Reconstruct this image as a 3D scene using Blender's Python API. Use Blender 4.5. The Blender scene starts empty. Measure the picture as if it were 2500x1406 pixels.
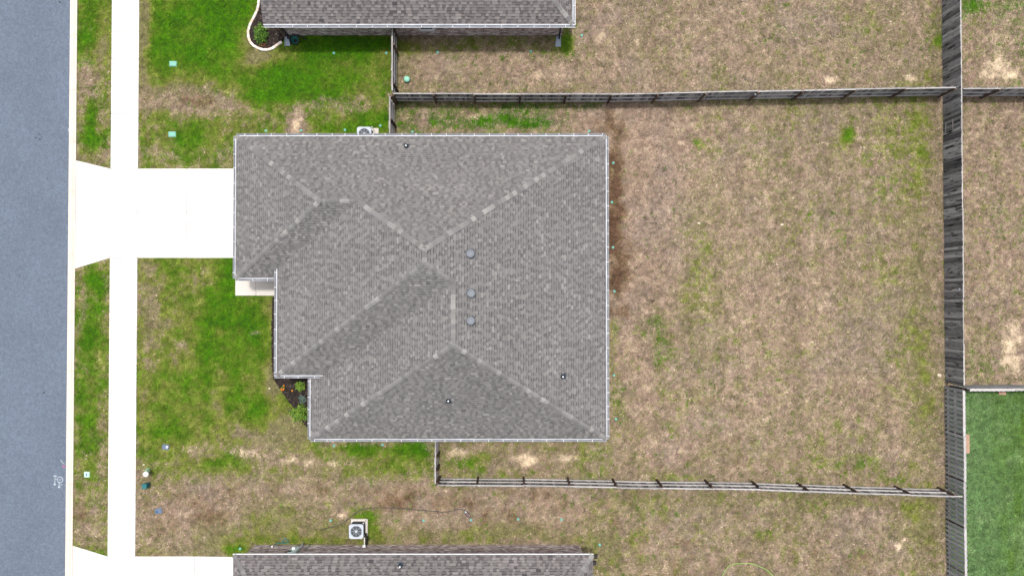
import bpy, math, random
import numpy as np
from mathutils import Vector, Matrix

random.seed(7)
rng = np.random.default_rng(11)
S = bpy.context.scene
COL = S.collection

# ---------------------------------------------------------------- camera, sky, sun, exposure
CAM_H = 44.2                      # drone height in metres
FPX = 1944.0                      # focal length in photo pixels (2500 px wide)
TILT = math.radians(0.9)
cam = bpy.data.cameras.new('camera')
cam.sensor_fit = 'HORIZONTAL'; cam.sensor_width = 36.0; cam.lens = 36.0 * FPX / 2500.0
cam.clip_start = 0.5; cam.clip_end = 2000.0
camo = bpy.data.objects.new('camera', cam); COL.objects.link(camo)
camo.location = (0, 0, CAM_H); camo.rotation_euler = (TILT, 0, 0)
S.camera = camo

SUN_OFF = math.radians(10.0)      # the sun stands 10 degrees off the zenith, towards +Y
world = bpy.data.worlds.new('World'); S.world = world; world.use_nodes = True
wn = world.node_tree.nodes; wl = world.node_tree.links; wn.clear()
sky = wn.new('ShaderNodeTexSky'); sky.sky_type = 'NISHITA'; sky.sun_disc = False
sky.sun_elevation = math.radians(80); sky.sun_rotation = 0.0
sky.air_density = 1.0; sky.dust_density = 4.0; sky.ozone_density = 1.0
hsv = wn.new('ShaderNodeHueSaturation'); hsv.inputs['Saturation'].default_value = 0.45
bg = wn.new('ShaderNodeBackground'); bg.inputs['Strength'].default_value = 0.15
wo = wn.new('ShaderNodeOutputWorld')
wl.new(sky.outputs[0], hsv.inputs['Color']); wl.new(hsv.outputs[0], bg.inputs['Color']); wl.new(bg.outputs[0], wo.inputs['Surface'])
sun = bpy.data.lights.new('sun', 'SUN'); sun.energy = 2.3; sun.angle = math.radians(4.0); sun.color = (1.0, 0.965, 0.92)
suno = bpy.data.objects.new('sun', sun); COL.objects.link(suno); suno.rotation_euler = (-SUN_OFF, 0, 0)
S.view_settings.view_transform = 'Standard'; S.view_settings.look = 'None'
S.view_settings.exposure = 0.42; S.view_settings.gamma = 1.0; S.view_settings.use_curve_mapping = False
S.render.engine = 'CYCLES'

# ---------------------------------------------------------------- helpers
def at(px, py, z=0.0):
    """survey: world point at height z under the photo's pixel (calibrated nadir camera)"""
    u = px - 1250.0; v = 703.0 - py
    dx = u; dy = v * math.cos(TILT) + FPX * math.sin(TILT); dz = v * math.sin(TILT) - FPX * math.cos(TILT)
    t = (z - CAM_H) / dz
    return Vector((dx * t, dy * t, z))
def at_plane(pl, px, py):
    a, b, c = pl
    u = px - 1250.0; v = 703.0 - py
    dx = u; dy = v * math.cos(TILT) + FPX * math.sin(TILT); dz = v * math.sin(TILT) - FPX * math.cos(TILT)
    t = (c - CAM_H) / (dz - a * dx - b * dy)
    return Vector((dx * t, dy * t, CAM_H + dz * t))

def smooth(e0, e1, x):
    t = np.clip((x - e0) / (e1 - e0), 0, 1); return t * t * (3 - 2 * t)
def vnoise(X, Y, scale, seed):
    x = X / scale; y = Y / scale
    xi = np.floor(x).astype(np.int64); yi = np.floor(y).astype(np.int64)
    xf = x - xi; yf = y - yi; xf = xf * xf * (3 - 2 * xf); yf = yf * yf * (3 - 2 * yf)
    def h(i, j):
        n = (i * 374761393 + j * 668265263 + seed * 1442695041) & 0xFFFFFFFF
        n = ((n ^ (n >> 13)) * 1274126177) & 0xFFFFFFFF
        n = (n ^ (n >> 16)) & 0xFFFFFFFF
        return n / 4294967295.0
    a = h(xi, yi) * (1 - xf) + h(xi + 1, yi) * xf
    b = h(xi, yi + 1) * (1 - xf) + h(xi + 1, yi + 1) * xf
    return a * (1 - yf) + b * yf
def fbm(X, Y, scale, seed, octv=4):
    r = 0; amp = 1; tot = 0
    for k in range(octv):
        r = r + amp * vnoise(X + 17.3 * k, Y - 9.1 * k, scale / (2 ** k), seed + k); tot += amp; amp *= 0.55
    return r / tot

class MB:
    """collects shapes for one mesh object"""
    def __init__(s): s.v = []; s.f = []; s.sm = []
    def add(s, vs, fs, smooth=False, M=None):
        o = len(s.v)
        if M is not None: vs = [M @ Vector(p) for p in vs]
        s.v += [tuple(p) for p in vs]; s.f += [tuple(i + o for i in f) for f in fs]; s.sm += [smooth] * len(fs)
        return s
    def box(s, c, d, M=None, bottom=True):
        x, y, z = c; a, b, h = d[0] / 2, d[1] / 2, d[2] / 2
        vs = [(x - a, y - b, z - h), (x + a, y - b, z - h), (x + a, y + b, z - h), (x - a, y + b, z - h),
              (x - a, y - b, z + h), (x + a, y - b, z + h), (x + a, y + b, z + h), (x - a, y + b, z + h)]
        fs = [(4, 5, 6, 7), (0, 1, 5, 4), (1, 2, 6, 5), (2, 3, 7, 6), (3, 0, 4, 7)] + ([(3, 2, 1, 0)] if bottom else [])
        return s.add(vs, fs, M=M)
    def bbox(s, c, d, r=0.01, M=None):
        """box with chamfered upper edges"""
        x, y, z = c; a, b, h = d[0] / 2, d[1] / 2, d[2] / 2
        vs = []
        for (aa, bb, zz) in ((a, b, z - h), (a, b, z + h - r), (a - r, b - r, z + h)):
            vs += [(x - aa, y - bb, zz), (x + aa, y - bb, zz), (x + aa, y + bb, zz), (x - aa, y + bb, zz)]
        fs = [(8, 9, 10, 11), (3, 2, 1, 0)]
        for k in (0, 4):
            for i in range(4): j = (i + 1) % 4; fs.append((k + i, k + j, k + 4 + j, k + 4 + i))
        return s.add(vs, fs, M=M)
    def prism(s, pts, z0, z1, bottom=True):
        n = len(pts)
        area = sum(pts[i][0] * pts[(i + 1) % n][1] - pts[(i + 1) % n][0] * pts[i][1] for i in range(n))
        if area < 0: pts = pts[::-1]
        vs = [(p[0], p[1], z0) for p in pts] + [(p[0], p[1], z1) for p in pts]
        fs = [tuple(range(n, 2 * n))] + [(i, (i + 1) % n, n + (i + 1) % n, n + i) for i in range(n)]
        if bottom: fs.append(tuple(range(n - 1, -1, -1)))
        return s.add(vs, fs)
    def lathe(s, prof, n=20, c=(0, 0, 0), M=None, smooth=True, cap=True):
        vs = []; fs = []
        for (r, z) in prof:
            for i in range(n):
                a = 2 * math.pi * i / n; vs.append((c[0] + r * math.cos(a), c[1] + r * math.sin(a), c[2] + z))
        for k in range(len(prof) - 1):
            for i in range(n):
                j = (i + 1) % n; fs.append((k * n + i, k * n + j, (k + 1) * n + j, (k + 1) * n + i))
        if cap: fs.append(tuple((len(prof) - 1) * n + i for i in range(n)))
        return s.add(vs, fs, smooth=smooth, M=M)
    def tube(s, pts, r, n=6, smooth=True):
        pts = [Vector(p) for p in pts]; vs = []; fs = []
        for i, p in enumerate(pts):
            d = (pts[min(i + 1, len(pts) - 1)] - pts[max(i - 1, 0)]).normalized()
            up = Vector((0, 0, 1)) if abs(d.z) < 0.95 else Vector((1, 0, 0))
            a = d.cross(up).normalized(); b = a.cross(d)
            rr = r[i] if isinstance(r, (list, tuple)) else r
            for k in range(n):
                t = 2 * math.pi * k / n; vs.append(p + a * rr * math.cos(t) + b * rr * math.sin(t))
        for i in range(len(pts) - 1):
            for k in range(n):
                j = (k + 1) % n; fs.append((i * n + k, (i + 1) * n + k, (i + 1) * n + j, i * n + j))
        fs.append(tuple(range(n))); fs.append(tuple((len(pts) - 1) * n + k for k in range(n - 1, -1, -1)))
        return s.add(vs, fs, smooth=smooth)
    def ribbon(s, pts, w, z, close=False):
        pts = [Vector((p[0], p[1])) for p in pts]; n = len(pts); vs = []
        for i in range(n):
            if close: d = pts[(i + 1) % n] - pts[i - 1]
            else: d = pts[min(i + 1, n - 1)] - pts[max(i - 1, 0)]
            d.normalize(); q = Vector((-d.y, d.x)) * w / 2
            vs += [(*(pts[i] + q), z), (*(pts[i] - q), z)]
        fs = [(2 * i + 1, 2 * i + 3, 2 * i + 2, 2 * i) for i in range(n - 1)]
        if close: fs.append((2 * n - 1, 1, 0, 2 * n - 2))
        return s.add(vs, fs)
    def mesh(s, name, mat=None):
        me = bpy.data.meshes.new(name); me.from_pydata(s.v, [], s.f)
        if any(s.sm): me.polygons.foreach_set('use_smooth', s.sm)
        if mat: me.materials.append(mat)
        me.update(); return me

def tag(o, label=None, cat=None, group=None, kind=None):
    if label: o['label'] = label
    if cat: o['category'] = cat
    if group: o['group'] = group
    if kind: o['kind'] = kind
    return o
def link(name, me, parent=None, loc=(0, 0, 0), rz=0.0):
    o = bpy.data.objects.new(name, me); COL.objects.link(o)
    o.location = loc; o.rotation_euler = (0, 0, rz)
    if parent: o.parent = parent
    return o
def put(name, mb, mat, parent=None, loc=(0, 0, 0), rz=0.0, **k):
    return tag(link(name, mb.mesh(name, mat), parent, loc, rz), **k)
def thing(name, loc=(0, 0, 0), rz=0.0, **k):
    o = link(name, None, None, loc, rz); o.empty_display_size = 0.3
    return tag(o, **k)

def np_mesh(name, V, F, mat, attr=None, attr_name='tone', color=False, smooth=False):
    """fast mesh from numpy: F is (n,k) with one polygon size"""
    me = bpy.data.meshes.new(name); n, k = F.shape
    me.vertices.add(len(V)); me.vertices.foreach_set('co', np.ascontiguousarray(V, dtype=np.float32).ravel())
    me.loops.add(n * k); me.loops.foreach_set('vertex_index', np.ascontiguousarray(F, dtype=np.int32).ravel())
    me.polygons.add(n); me.polygons.foreach_set('loop_start', np.arange(0, n * k, k, dtype=np.int32))
    if smooth: me.polygons.foreach_set('use_smooth', np.ones(n, dtype=bool))
    me.update(calc_edges=True)
    if attr is not None:
        if color:
            a = me.attributes.new(attr_name, 'FLOAT_COLOR', 'POINT')
            c = np.ones((len(V), 4), dtype=np.float32); c[:, :3] = attr; a.data.foreach_set('color', c.ravel())
        else:
            a = me.attributes.new(attr_name, 'FLOAT', 'POINT'); a.data.foreach_set('value', np.ascontiguousarray(attr, dtype=np.float32))
    me.materials.append(mat); return me

# ---------------------------------------------------------------- materials
def lin(r, g, b):
    f = lambda c: (c / 255 / 12.92) if c / 255 <= 0.04045 else ((c / 255 + 0.055) / 1.055) ** 2.4
    return (f(r), f(g), f(b))
def pm(name, col=None, rough=0.8, attr=None, ramp=None, src=None, noises=((30, 0.15),), stretch=(1, 1, 1), bump=0.0, bump_scale=60,
       metal=0.0, spec=0.3, rnd_off=False, coord='Object', stain=None):
    """procedural material. col constant, or attr = colour attribute, or ramp = [(pos, rgb)] driven by src:
       'random' (object random) or a float attribute name. noises: (scale, amount) multiply the colour."""
    m = bpy.data.materials.new(name); m.use_nodes = True; nt = m.node_tree; N = nt.nodes; L = nt.links
    b = N['Principled BSDF']; b.inputs['Roughness'].default_value = rough; b.inputs['Metallic'].default_value = metal
    b.inputs['Specular IOR Level'].default_value = spec
    tc = N.new('ShaderNodeTexCoord'); mp = N.new('ShaderNodeMapping'); mp.inputs['Scale'].default_value = stretch
    L.new(tc.outputs[coord], mp.inputs['Vector']); oi = N.new('ShaderNodeObjectInfo')
    vec = mp.outputs[0]
    if rnd_off:
        ml = N.new('ShaderNodeMath'); ml.operation = 'MULTIPLY'; ml.inputs[1].default_value = 97.0; L.new(oi.outputs['Random'], ml.inputs[0])
        ad = N.new('ShaderNodeVectorMath'); ad.operation = 'ADD'; L.new(vec, ad.inputs[0]); L.new(ml.outputs[0], ad.inputs[1]); vec = ad.outputs[0]
    if attr:
        at_ = N.new('ShaderNodeAttribute'); at_.attribute_name = attr; out = at_.outputs['Color']
    elif ramp:
        cr = N.new('ShaderNodeValToRGB'); e = cr.color_ramp.elements
        e[0].position, e[0].color = ramp[0][0], (*ramp[0][1], 1); e[1].position, e[1].color = ramp[-1][0], (*ramp[-1][1], 1)
        for p, c in ramp[1:-1]: x = e.new(p); x.color = (*c, 1)
        if src == 'random': L.new(oi.outputs['Random'], cr.inputs[0])
        else:
            at_ = N.new('ShaderNodeAttribute'); at_.attribute_name = src; L.new(at_.outputs['Fac'], cr.inputs[0])
        out = cr.outputs[0]
    else:
        rg = N.new('ShaderNodeRGB'); rg.outputs[0].default_value = (*col, 1); out = rg.outputs[0]
    for sc, amt in noises:
        nz = N.new('ShaderNodeTexNoise'); nz.inputs['Scale'].default_value = sc; nz.inputs['Detail'].default_value = 4; L.new(vec, nz.inputs['Vector'])
        mr = N.new('ShaderNodeMapRange'); mr.inputs['From Min'].default_value = 0.25; mr.inputs['From Max'].default_value = 0.75
        mr.inputs['To Min'].default_value = 1 - amt; mr.inputs['To Max'].default_value = 1 + amt; L.new(nz.outputs['Fac'], mr.inputs['Value'])
        vm = N.new('ShaderNodeVectorMath'); vm.operation = 'SCALE'; L.new(out, vm.inputs[0]); L.new(mr.outputs[0], vm.inputs['Scale']); out = vm.outputs[0]
    if stain:
        sc, lo, hi, colr = stain
        nz = N.new('ShaderNodeTexNoise'); nz.inputs['Scale'].default_value = sc; nz.inputs['Detail'].default_value = 5; L.new(vec, nz.inputs['Vector'])
        mr = N.new('ShaderNodeMapRange'); mr.inputs['From Min'].default_value = lo; mr.inputs['From Max'].default_value = hi; L.new(nz.outputs['Fac'], mr.inputs['Value'])
        mx = N.new('ShaderNodeMixRGB'); L.new(mr.outputs[0], mx.inputs[0]); L.new(out, mx.inputs[1]); mx.inputs[2].default_value = (*colr, 1); out = mx.outputs[0]
    L.new(out, b.inputs['Base Color'])
    if bump:
        nz = N.new('ShaderNodeTexNoise'); nz.inputs['Scale'].default_value = bump_scale; nz.inputs['Detail'].default_value = 3; L.new(vec, nz.inputs['Vector'])
        bp = N.new('ShaderNodeBump'); bp.inputs['Strength'].default_value = bump; bp.inputs['Distance'].default_value = 0.02
        L.new(nz.outputs['Fac'], bp.inputs['Height']); L.new(bp.outputs[0], b.inputs['Normal'])
    return m

M = {}
M['lawn'] = pm('lawn', attr='col', rough=0.95, noises=((9, 0.22), (26, 0.22)), bump=0.6, bump_scale=22, spec=0.1)
M['blades'] = pm('blades', attr='col', rough=0.9, noises=(), spec=0.15)
M['asphalt'] = pm('asphalt', (0.110, 0.136, 0.176), rough=0.9, noises=((9, 0.20), (24, 0.25), (0.35, 0.07)), bump=0.5, bump_scale=60)
M['concrete'] = pm('concrete', (0.65, 0.635, 0.61), rough=0.9, noises=((0.7, 0.06), (25, 0.07)), bump=0.15)
M['walk'] = pm('walk_concrete', (0.55, 0.51, 0.46), rough=0.9, noises=((1.2, 0.05), (25, 0.05)), bump=0.15)
M['curb'] = pm('curb_concrete', (0.60, 0.525, 0.445), rough=0.9, noises=((1.5, 0.07), (25, 0.06)), bump=0.2)
M['joint'] = pm('joint', (0.50, 0.48, 0.45), rough=1.0)
SH = [(0.0, (0.030, 0.028, 0.032)), (0.12, (0.046, 0.043, 0.047)), (0.3, (0.107, 0.102, 0.102)), (0.6, (0.167, 0.160, 0.155)), (0.85, (0.222, 0.213, 0.203)), (1.0, (0.28, 0.274, 0.264))]
M['shingle'] = pm('shingle', ramp=SH, src='tone', rough=0.95, noises=((45, 0.12), (0.5, 0.06)), spec=0.15, coord='Generated')
M['shingle'].node_tree.nodes['Mapping'].inputs['Scale'].default_value = (14, 14, 3)
M['shingle_dark'] = pm('shingle_dark', ramp=[(p, tuple(c * k for c, k in zip(q, (0.86, 0.82, 0.83)))) for p, q in SH], src='tone', rough=0.95, noises=((45, 0.12), (0.5, 0.06)), spec=0.15, coord='Generated')
M['shingle_dark'].node_tree.nodes['Mapping'].inputs['Scale'].default_value = (14, 14, 3)
CAPR = [(0.0, (0.145, 0.139, 0.137)), (0.40, (0.175, 0.168, 0.164)), (0.68, (0.195, 0.189, 0.183)), (0.82, (0.235, 0.227, 0.217)), (1.0, (0.285, 0.276, 0.262))]
M['cap'] = pm('ridge_cap_shingle', ramp=CAPR, src='random', rough=0.95, noises=((40, 0.1),), spec=0.15)
M['deck'] = pm('roof_deck', (0.08, 0.078, 0.08), rough=1.0)
M['white'] = pm('white_aluminium', (0.80, 0.81, 0.83), rough=0.5, noises=((3, 0.05),))
M['gutter'] = pm('gutter_white', (0.78, 0.79, 0.82), rough=0.5, noises=((1.4, 0.12),), stain=(2.2, 0.60, 0.75, (0.30, 0.30, 0.27)))
M['drip'] = pm('drip_edge_metal', (0.52, 0.53, 0.55), rough=0.5, noises=((1.1, 0.3),))
M['shade_grey'] = pm('gutter_shade', (0.16, 0.17, 0.19), rough=0.9, noises=((1.3, 0.35), (9, 0.2)))  # dark grey standing in for the shade inside the gutters
M['hanger'] = pm('hanger', (0.60, 0.61, 0.63), rough=0.5)
M['soffit'] = pm('soffit', (0.7, 0.7, 0.68), rough=0.7)
BR = [(0.0, (0.17, 0.125, 0.115)), (0.4, (0.37, 0.29, 0.27)), (0.75, (0.50, 0.42, 0.395)), (1.0, (0.68, 0.61, 0.58))]
M['brick'] = pm('brick', ramp=BR, src='tone', rough=0.95, noises=((40, 0.15),))
M['mortar'] = pm('mortar', (0.56, 0.53, 0.51), rough=1.0)
WD = [(0.0, (0.08, 0.078, 0.081)), (0.3, (0.18, 0.176, 0.178)), (0.7, (0.29, 0.284, 0.281)), (1.0, (0.42, 0.41, 0.40))]
M['board'] = pm('weathered_board', ramp=WD, src='random', rough=0.95, noises=((6, 0.28), (20, 0.2)), stretch=(3.5, 3.5, 0.5), rnd_off=True,
                stain=(2.0, 0.55, 0.66, (0.020, 0.019, 0.021)))
M['board_new'] = pm('grey_board', ramp=[(0.0, (0.27, 0.275, 0.28)), (1.0, (0.42, 0.425, 0.43))], src='random', rough=0.95, noises=((6, 0.2), (20, 0.15)), stretch=(3.5, 3.5, 0.5), rnd_off=True)
RL = [(0.0, (0.32, 0.30, 0.285)), (1.0, (0.46, 0.435, 0.42))]
M['rail'] = pm('weathered_rail', ramp=RL, src='random', rough=0.9, noises=((3, 0.18), (14, 0.14)), rnd_off=True)
M['top'] = pm('bleached_rail', ramp=[(0.0, (0.44, 0.425, 0.43)), (1.0, (0.56, 0.545, 0.55))], src='random', rough=0.9, noises=((3, 0.15), (14, 0.12)), rnd_off=True)
PS = [(0.0, (0.05, 0.030, 0.021)), (1.0, (0.13, 0.088, 0.063))]
M['post'] = pm('brown_post', ramp=PS, src='random', rough=0.9, noises=((5, 0.3),), stretch=(3, 3, 0.6), rnd_off=True)
M['metal_grey'] = pm('grey_metal', (0.155, 0.168, 0.188), rough=0.5, metal=0.0, noises=((6, 0.07),))
M['metal_light'] = pm('light_metal', (0.42, 0.46, 0.52), rough=0.5, metal=0.0, noises=((6, 0.05),))
M['coil'] = pm('condenser_coil', (0.055, 0.065, 0.075), rough=0.6, noises=((40, 0.3),))
M['dark'] = pm('dark_rubber', (0.020, 0.026, 0.034), rough=0.6)
M['boot'] = pm('vent_boot', (0.030, 0.042, 0.058), rough=0.5)
M['pvc'] = pm('white_pvc', (0.8, 0.8, 0.78), rough=0.4)
M['mint'] = pm('mint_plastic', (0.17, 0.40, 0.32), rough=0.5, noises=((8, 0.08),))
M['mint_dark'] = pm('mint_core', (0.08, 0.38, 0.38), rough=0.5)
M['mint_pale'] = pm('pale_mint_plastic', (0.42, 0.62, 0.54), rough=0.5, noises=((8, 0.08),))
M['blue_dot'] = pm('blue_hole', (0.01, 0.10, 0.22), rough=0.5)
M['ped_green'] = pm('pale_green_pedestal', (0.38, 0.58, 0.40), rough=0.5, noises=((5, 0.08),))
M['ped_white'] = pm('white_pedestal_cap', (0.85, 0.87, 0.83), rough=0.5)
M['teal_box'] = pm('dark_teal_box', (0.015, 0.12, 0.13), rough=0.5, noises=((6, 0.1),))
M['gutter_grey'] = pm('gutter_mid_grey', (0.33, 0.335, 0.355), rough=0.6, noises=((1.4, 0.2),), stain=(2.2, 0.60, 0.75, (0.22, 0.22, 0.20)))  # mid grey for the whole trough, with random stains
M['box_grey'] = pm('grey_meter_lid', (0.11, 0.145, 0.21), rough=0.7, noises=((12, 0.2),))
M['block'] = pm('edging_block', ramp=[(0, (0.62, 0.47, 0.37)), (0.35, (0.72, 0.62, 0.53)), (1, (0.78, 0.74, 0.68))], src='random', rough=0.9, noises=((20, 0.12),))
M['mulch'] = pm('mulch', (0.022, 0.017, 0.015), rough=1.0, noises=((18, 0.5),), bump=1.0, bump_scale=30)
M['chip'] = pm('mulch_chip', ramp=[(0, (0.012, 0.009, 0.008)), (0.6, (0.035, 0.026, 0.022)), (0.9, (0.075, 0.055, 0.045)), (1, (0.15, 0.12, 0.10))], src='tone', rough=1.0, noises=())
M['leaf'] = pm('leaf', attr='col', rough=0.55, noises=(), spec=0.3)
M['twig'] = pm('twig', (0.09, 0.055, 0.035), rough=0.9)
M['splash'] = pm('splash_block', (0.30, 0.35, 0.40), rough=0.9, noises=((10, 0.1),))
M['hose_green'] = pm('green_hose', (0.02, 0.14, 0.12), rough=0.4)
M['hose_lime'] = pm('lime_hose', (0.30, 0.55, 0.12), rough=0.4)
M['hose_dark'] = pm('dark_hose', (0.045, 0.05, 0.055), rough=0.5)
M['paint_white'] = pm('marking_paint', (0.38, 0.42, 0.46), rough=0.9, noises=((12, 0.3),))
M['paint_pink'] = pm('pink_paint', (0.26, 0.10, 0.19), rough=0.9, noises=((10, 0.25),))
M['tar'] = pm('tar', (0.035, 0.06, 0.075), rough=0.7)
M['glass'] = pm('window_glass', (0.03, 0.04, 0.05), rough=0.08, spec=0.6)
M['panel'] = pm('meter_panel', (0.50, 0.60, 0.585), rough=0.5, noises=((6, 0.1),))
M['tan_box'] = pm('tan_plastic', (0.45, 0.42, 0.34), rough=0.6)
M['brown_trim'] = pm('brown_downspout', (0.16, 0.10, 0.08), rough=0.6)
M['black'] = pm('black_metal', (0.012, 0.013, 0.015), rough=0.5)
M['orange'] = pm('orange_petal', (0.55, 0.17, 0.015), rough=0.6)
M['door'] = pm('garage_door_paint', (0.62, 0.60, 0.56), rough=0.6)
M['plank'] = pm('bare_wood', (0.36, 0.23, 0.16), rough=0.9, noises=((8, 0.2),))
M['sandstone'] = pm('pale_stone', (0.58, 0.49, 0.36), rough=0.9, noises=((14, 0.15),))

# ================================================================ SETTING: ground
ROAD_X = -24.70; CURB_X = -24.25; WALK0 = -22.33; WALK1 = -20.80
fx = np.arange(-30.6, 30.61, 0.1); fy = np.arange(-18.4, 19.61, 0.1)
gx = np.concatenate([[-500, -200, -90, -50, -30.9], fx, [30.9, 50, 90, 200, 500]])
gy = np.concatenate([[-500, -200, -90, -50, -18.7], fy, [19.9, 50, 90, 200, 500]])
GX, GY = np.meshgrid(gx, gy)
def world_to_px(X, Y):
    # ground plane (z = 0) back to survey pixels, only used to lay out the lawn's patches
    ca, sa = math.cos(TILT), math.sin(TILT)
    yv = Y * ca + (-CAM_H) * sa; zv = -Y * sa + (-CAM_H) * ca
    return 1250.0 + FPX * X / (-zv), 703.0 - FPX * yv / (-zv)

def lawn_masks(X, Y):
    PX, PY = world_to_px(X, Y)
    # ragged borders: wobble the layout
    PX = PX + 40 * (fbm(X, Y, 3.0, 91) - 0.5); PY = PY + 40 * (fbm(X, Y, 3.0, 71) - 0.5)
    g = np.full(X.shape, 0.22); l = np.full(X.shape, 0.3); b = np.full(X.shape, 0.3); s = np.full(X.shape, 0.08)
    def zone(x0, y0, x1, y1, G, Lh, Br, Sd, soft=14):
        w = smooth(x0 - soft, x0 + soft, PX) * (1 - smooth(x1 - soft, x1 + soft, PX)) * smooth(y0 - soft, y0 + soft, PY) * (1 - smooth(y1 - soft, y1 + soft, PY))
        for arr, val in ((g, G), (l, Lh), (b, Br), (s, Sd)): arr[:] = arr * (1 - w) + val * w
    def bl(cx, cy, rx, ry, G=0, Lh=0, Br=0, Sd=0):
        d = ((PX - cx) / rx) ** 2 + ((PY - cy) / ry) ** 2; w = np.exp(-d * 0.9)
        for arr, val in ((g, G), (l, Lh), (b, Br), (s, Sd)):
            if val: arr += val * w
    zone(160, -200, 280, 1700, 0.76, 0.34, 0.26, 0.10)
    zone(335, -300, 958, 420, 0.90, 0.36, 0.20, 0.10)
    zone(330, 600, 760, 1120, 1.0, 0.36, 0.15, 0.08)
    zone(330, 1110, 1010, 1500, 0.60, 0.08, 0.42, 0.10, 30); zone(330, 1090, 1056, 1165, 0.70, 0.25, 0.2, 0.16, 20)
    zone(960, -300, 2305, 236, 0.36, 0.03, 0.22, 0.18)
    zone(960, 240, 1495, 420, 0.42, 0.50, 0.25, 0.20)
    zone(1480, 236, 2305, 1190, 0.36, 0.05, 0.22, 0.10)
    zone(1062, 1060, 1500, 1178, 0.50, 0.20, 0.2, 0.22)
    zone(1000, 1190, 2310, 1700, 0.38, 0.03, 0.46, 0.06, 20)
    zone(2340, -300, 3200, 218, 0.25, 0.4, 0.2, 0.18)
    zone(2340, 230, 3200, 945, 0.20, 0.3, 0.25, 0.12)
    # strip by the kerb
    bl(230, 20, 40, 70, .5, .35); bl(205, 90, 20, 25, .5, .5); bl(255, 110, 25, 70, .3, -.3); bl(235, 65, 30, 25, -.3, 0, .4); bl(225, 165, 40, 40, -.45, 0, .2, .1)
    bl(235, 215, 25, 25, -.3, 0, .4); bl(228, 290, 14, 45, .45, .5); bl(232, 340, 30, 20, .3, .5); bl(255, 380, 15, 25, -.4, 0, 0, .3)
    bl(230, 690, 22, 30, .5, .5); bl(225, 800, 22, 60, .35, .4); bl(195, 720, 8, 60, -.4, 0, .5); bl(262, 720, 12, 50, -.3, 0, 0, .25)
    bl(220, 1020, 24, 110, .4, .45); bl(250, 1110, 12, 60, -.3, 0, 0, .2); bl(205, 1250, 40, 60, -.45, -.2, .5, .15); bl(220, 1310, 40, 25, -.2, -.2, .1, .3)
    # upper front lawn
    bl(530, 40, 170, 110, .7, .6); bl(470, 140, 110, 55, .6, .32); bl(600, 175, 60, 30, .5, .1); bl(690, 190, 70, 60, .5, .35); bl(830, 140, 130, 45, .6, .45); bl(880, 105, 90, 18, .6, .8)
    bl(350, 80, 18, 130, .2, -.7); bl(600, 110, 40, 55, .3, -.45); bl(650, 140, 55, 22, .3, -.7); bl(440, 225, 90, 22, .1, -.35)
    bl(425, 245, 85, 30, -.55, -.3, .42); bl(355, 225, 22, 40, -.5, -.2, .4); bl(500, 265, 60, 22, -.4, -.3, .35); bl(550, 250, 40, 20, -.4, -.3, .35)
    bl(370, 270, 30, 12, .3, -.2); bl(650, 240, 50, 25, .4, .4); bl(800, 215, 120, 30, .35, .35); bl(760, 250, 150, 20, -.18, 0, 0, .1); bl(840, 265, 90, 20, -.3, 0, 0, .2)
    bl(620, 275, 70, 25, -.25, 0, .1, .25); bl(732, 306, 16, 30, -2.2, 0, .15, .75); bl(430, 320, 80, 70, .0, .1); bl(470, 350, 40, 40, .3, .4); bl(540, 385, 40, 25, -.3, 0, 0, .2); bl(390, 385, 50, 18, -.35, 0, 0, .25)
    bl(900, 300, 60, 20, .5, .4); bl(850, 315, 50, 10, .3, .3)
    # lower front lawn
    bl(555, 690, 26, 70, .35, .45); bl(515, 750, 26, 60, .25, .3); bl(410, 680, 30, 50, .25, .25); bl(615, 790, 30, 90, .4, .5); bl(640, 880, 30, 60, .35, .4); bl(560, 800, 22, 80, .25, .3)
    bl(640, 1000, 36, 42, .4, .5); bl(500, 900, 24, 90, .35, .45); bl(570, 930, 22, 60, .35, .45); bl(450, 960, 40, 60, .2, .3); bl(600, 740, 30, 14, .3, -.2)
    bl(365, 800, 22, 160, -.2, -.25, .1, .1); bl(470, 700, 60, 40, -.3, -.1, .1, .1); bl(620, 815, 14, 10, -.9, 0, 0, .4); bl(443, 835, 12, 8, -.9, 0, 0, .5); bl(655, 950, 22, 90, .2, -.5)
    bl(690, 1040, 45, 40, -.1, -.55); bl(610, 1065, 60, 22, -.45, -.3, .1, .2); bl(1000, 1092, 60, 22, .75, .6); bl(860, 1092, 110, 12, .5, .35); bl(420, 1060, 60, 25, .25, .3); bl(600, 1110, 50, 14, -.35, 0, 0, .35)
    bl(690, 1128, 70, 14, -.3, 0, 0, .35); bl(800, 1125, 90, 12, -.1, 0, 0, .3); bl(520, 1140, 120, 25, .35, .25); bl(380, 1110, 60, 30, .3, .3); bl(950, 1130, 70, 20, .25, .3)
    # lower left, beside the neighbour
    bl(430, 1260, 90, 60, -.35, -.1, .3, .1); bl(520, 1230, 70, 40, -.25, -.1, .25); bl(700, 1200, 230, 25, -.3, -.1, .3, .05); bl(950, 1215, 90, 40, -.55, 0, .3, .28); bl(440, 1255, 30, 14, -.4, 0, -.3, .5)
    bl(600, 1300, 55, 40, .4, .1); bl(575, 1345, 30, 16, .5, .6); bl(520, 1330, 50, 30, .3, -.05); bl(680, 1260, 60, 40, .25, -.05); bl(830, 1290, 120, 25, .28, -.05); bl(905, 1255, 26, 30, .6, .5); bl(838, 1252, 12, 12, -.8, 0, -.3, .7)
    bl(920, 1300, 18, 22, .4, .4); bl(760, 1318, 200, 10, .35, .15); bl(1190, 1306, 150, 16, .75, -.05); bl(1420, 1318, 100, 14, .3, 0, .2); bl(1130, 1235, 140, 30, -.25, 0, .15, .2); bl(1330, 1250, 120, 40, -.2, 0, .2, .05)
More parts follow.
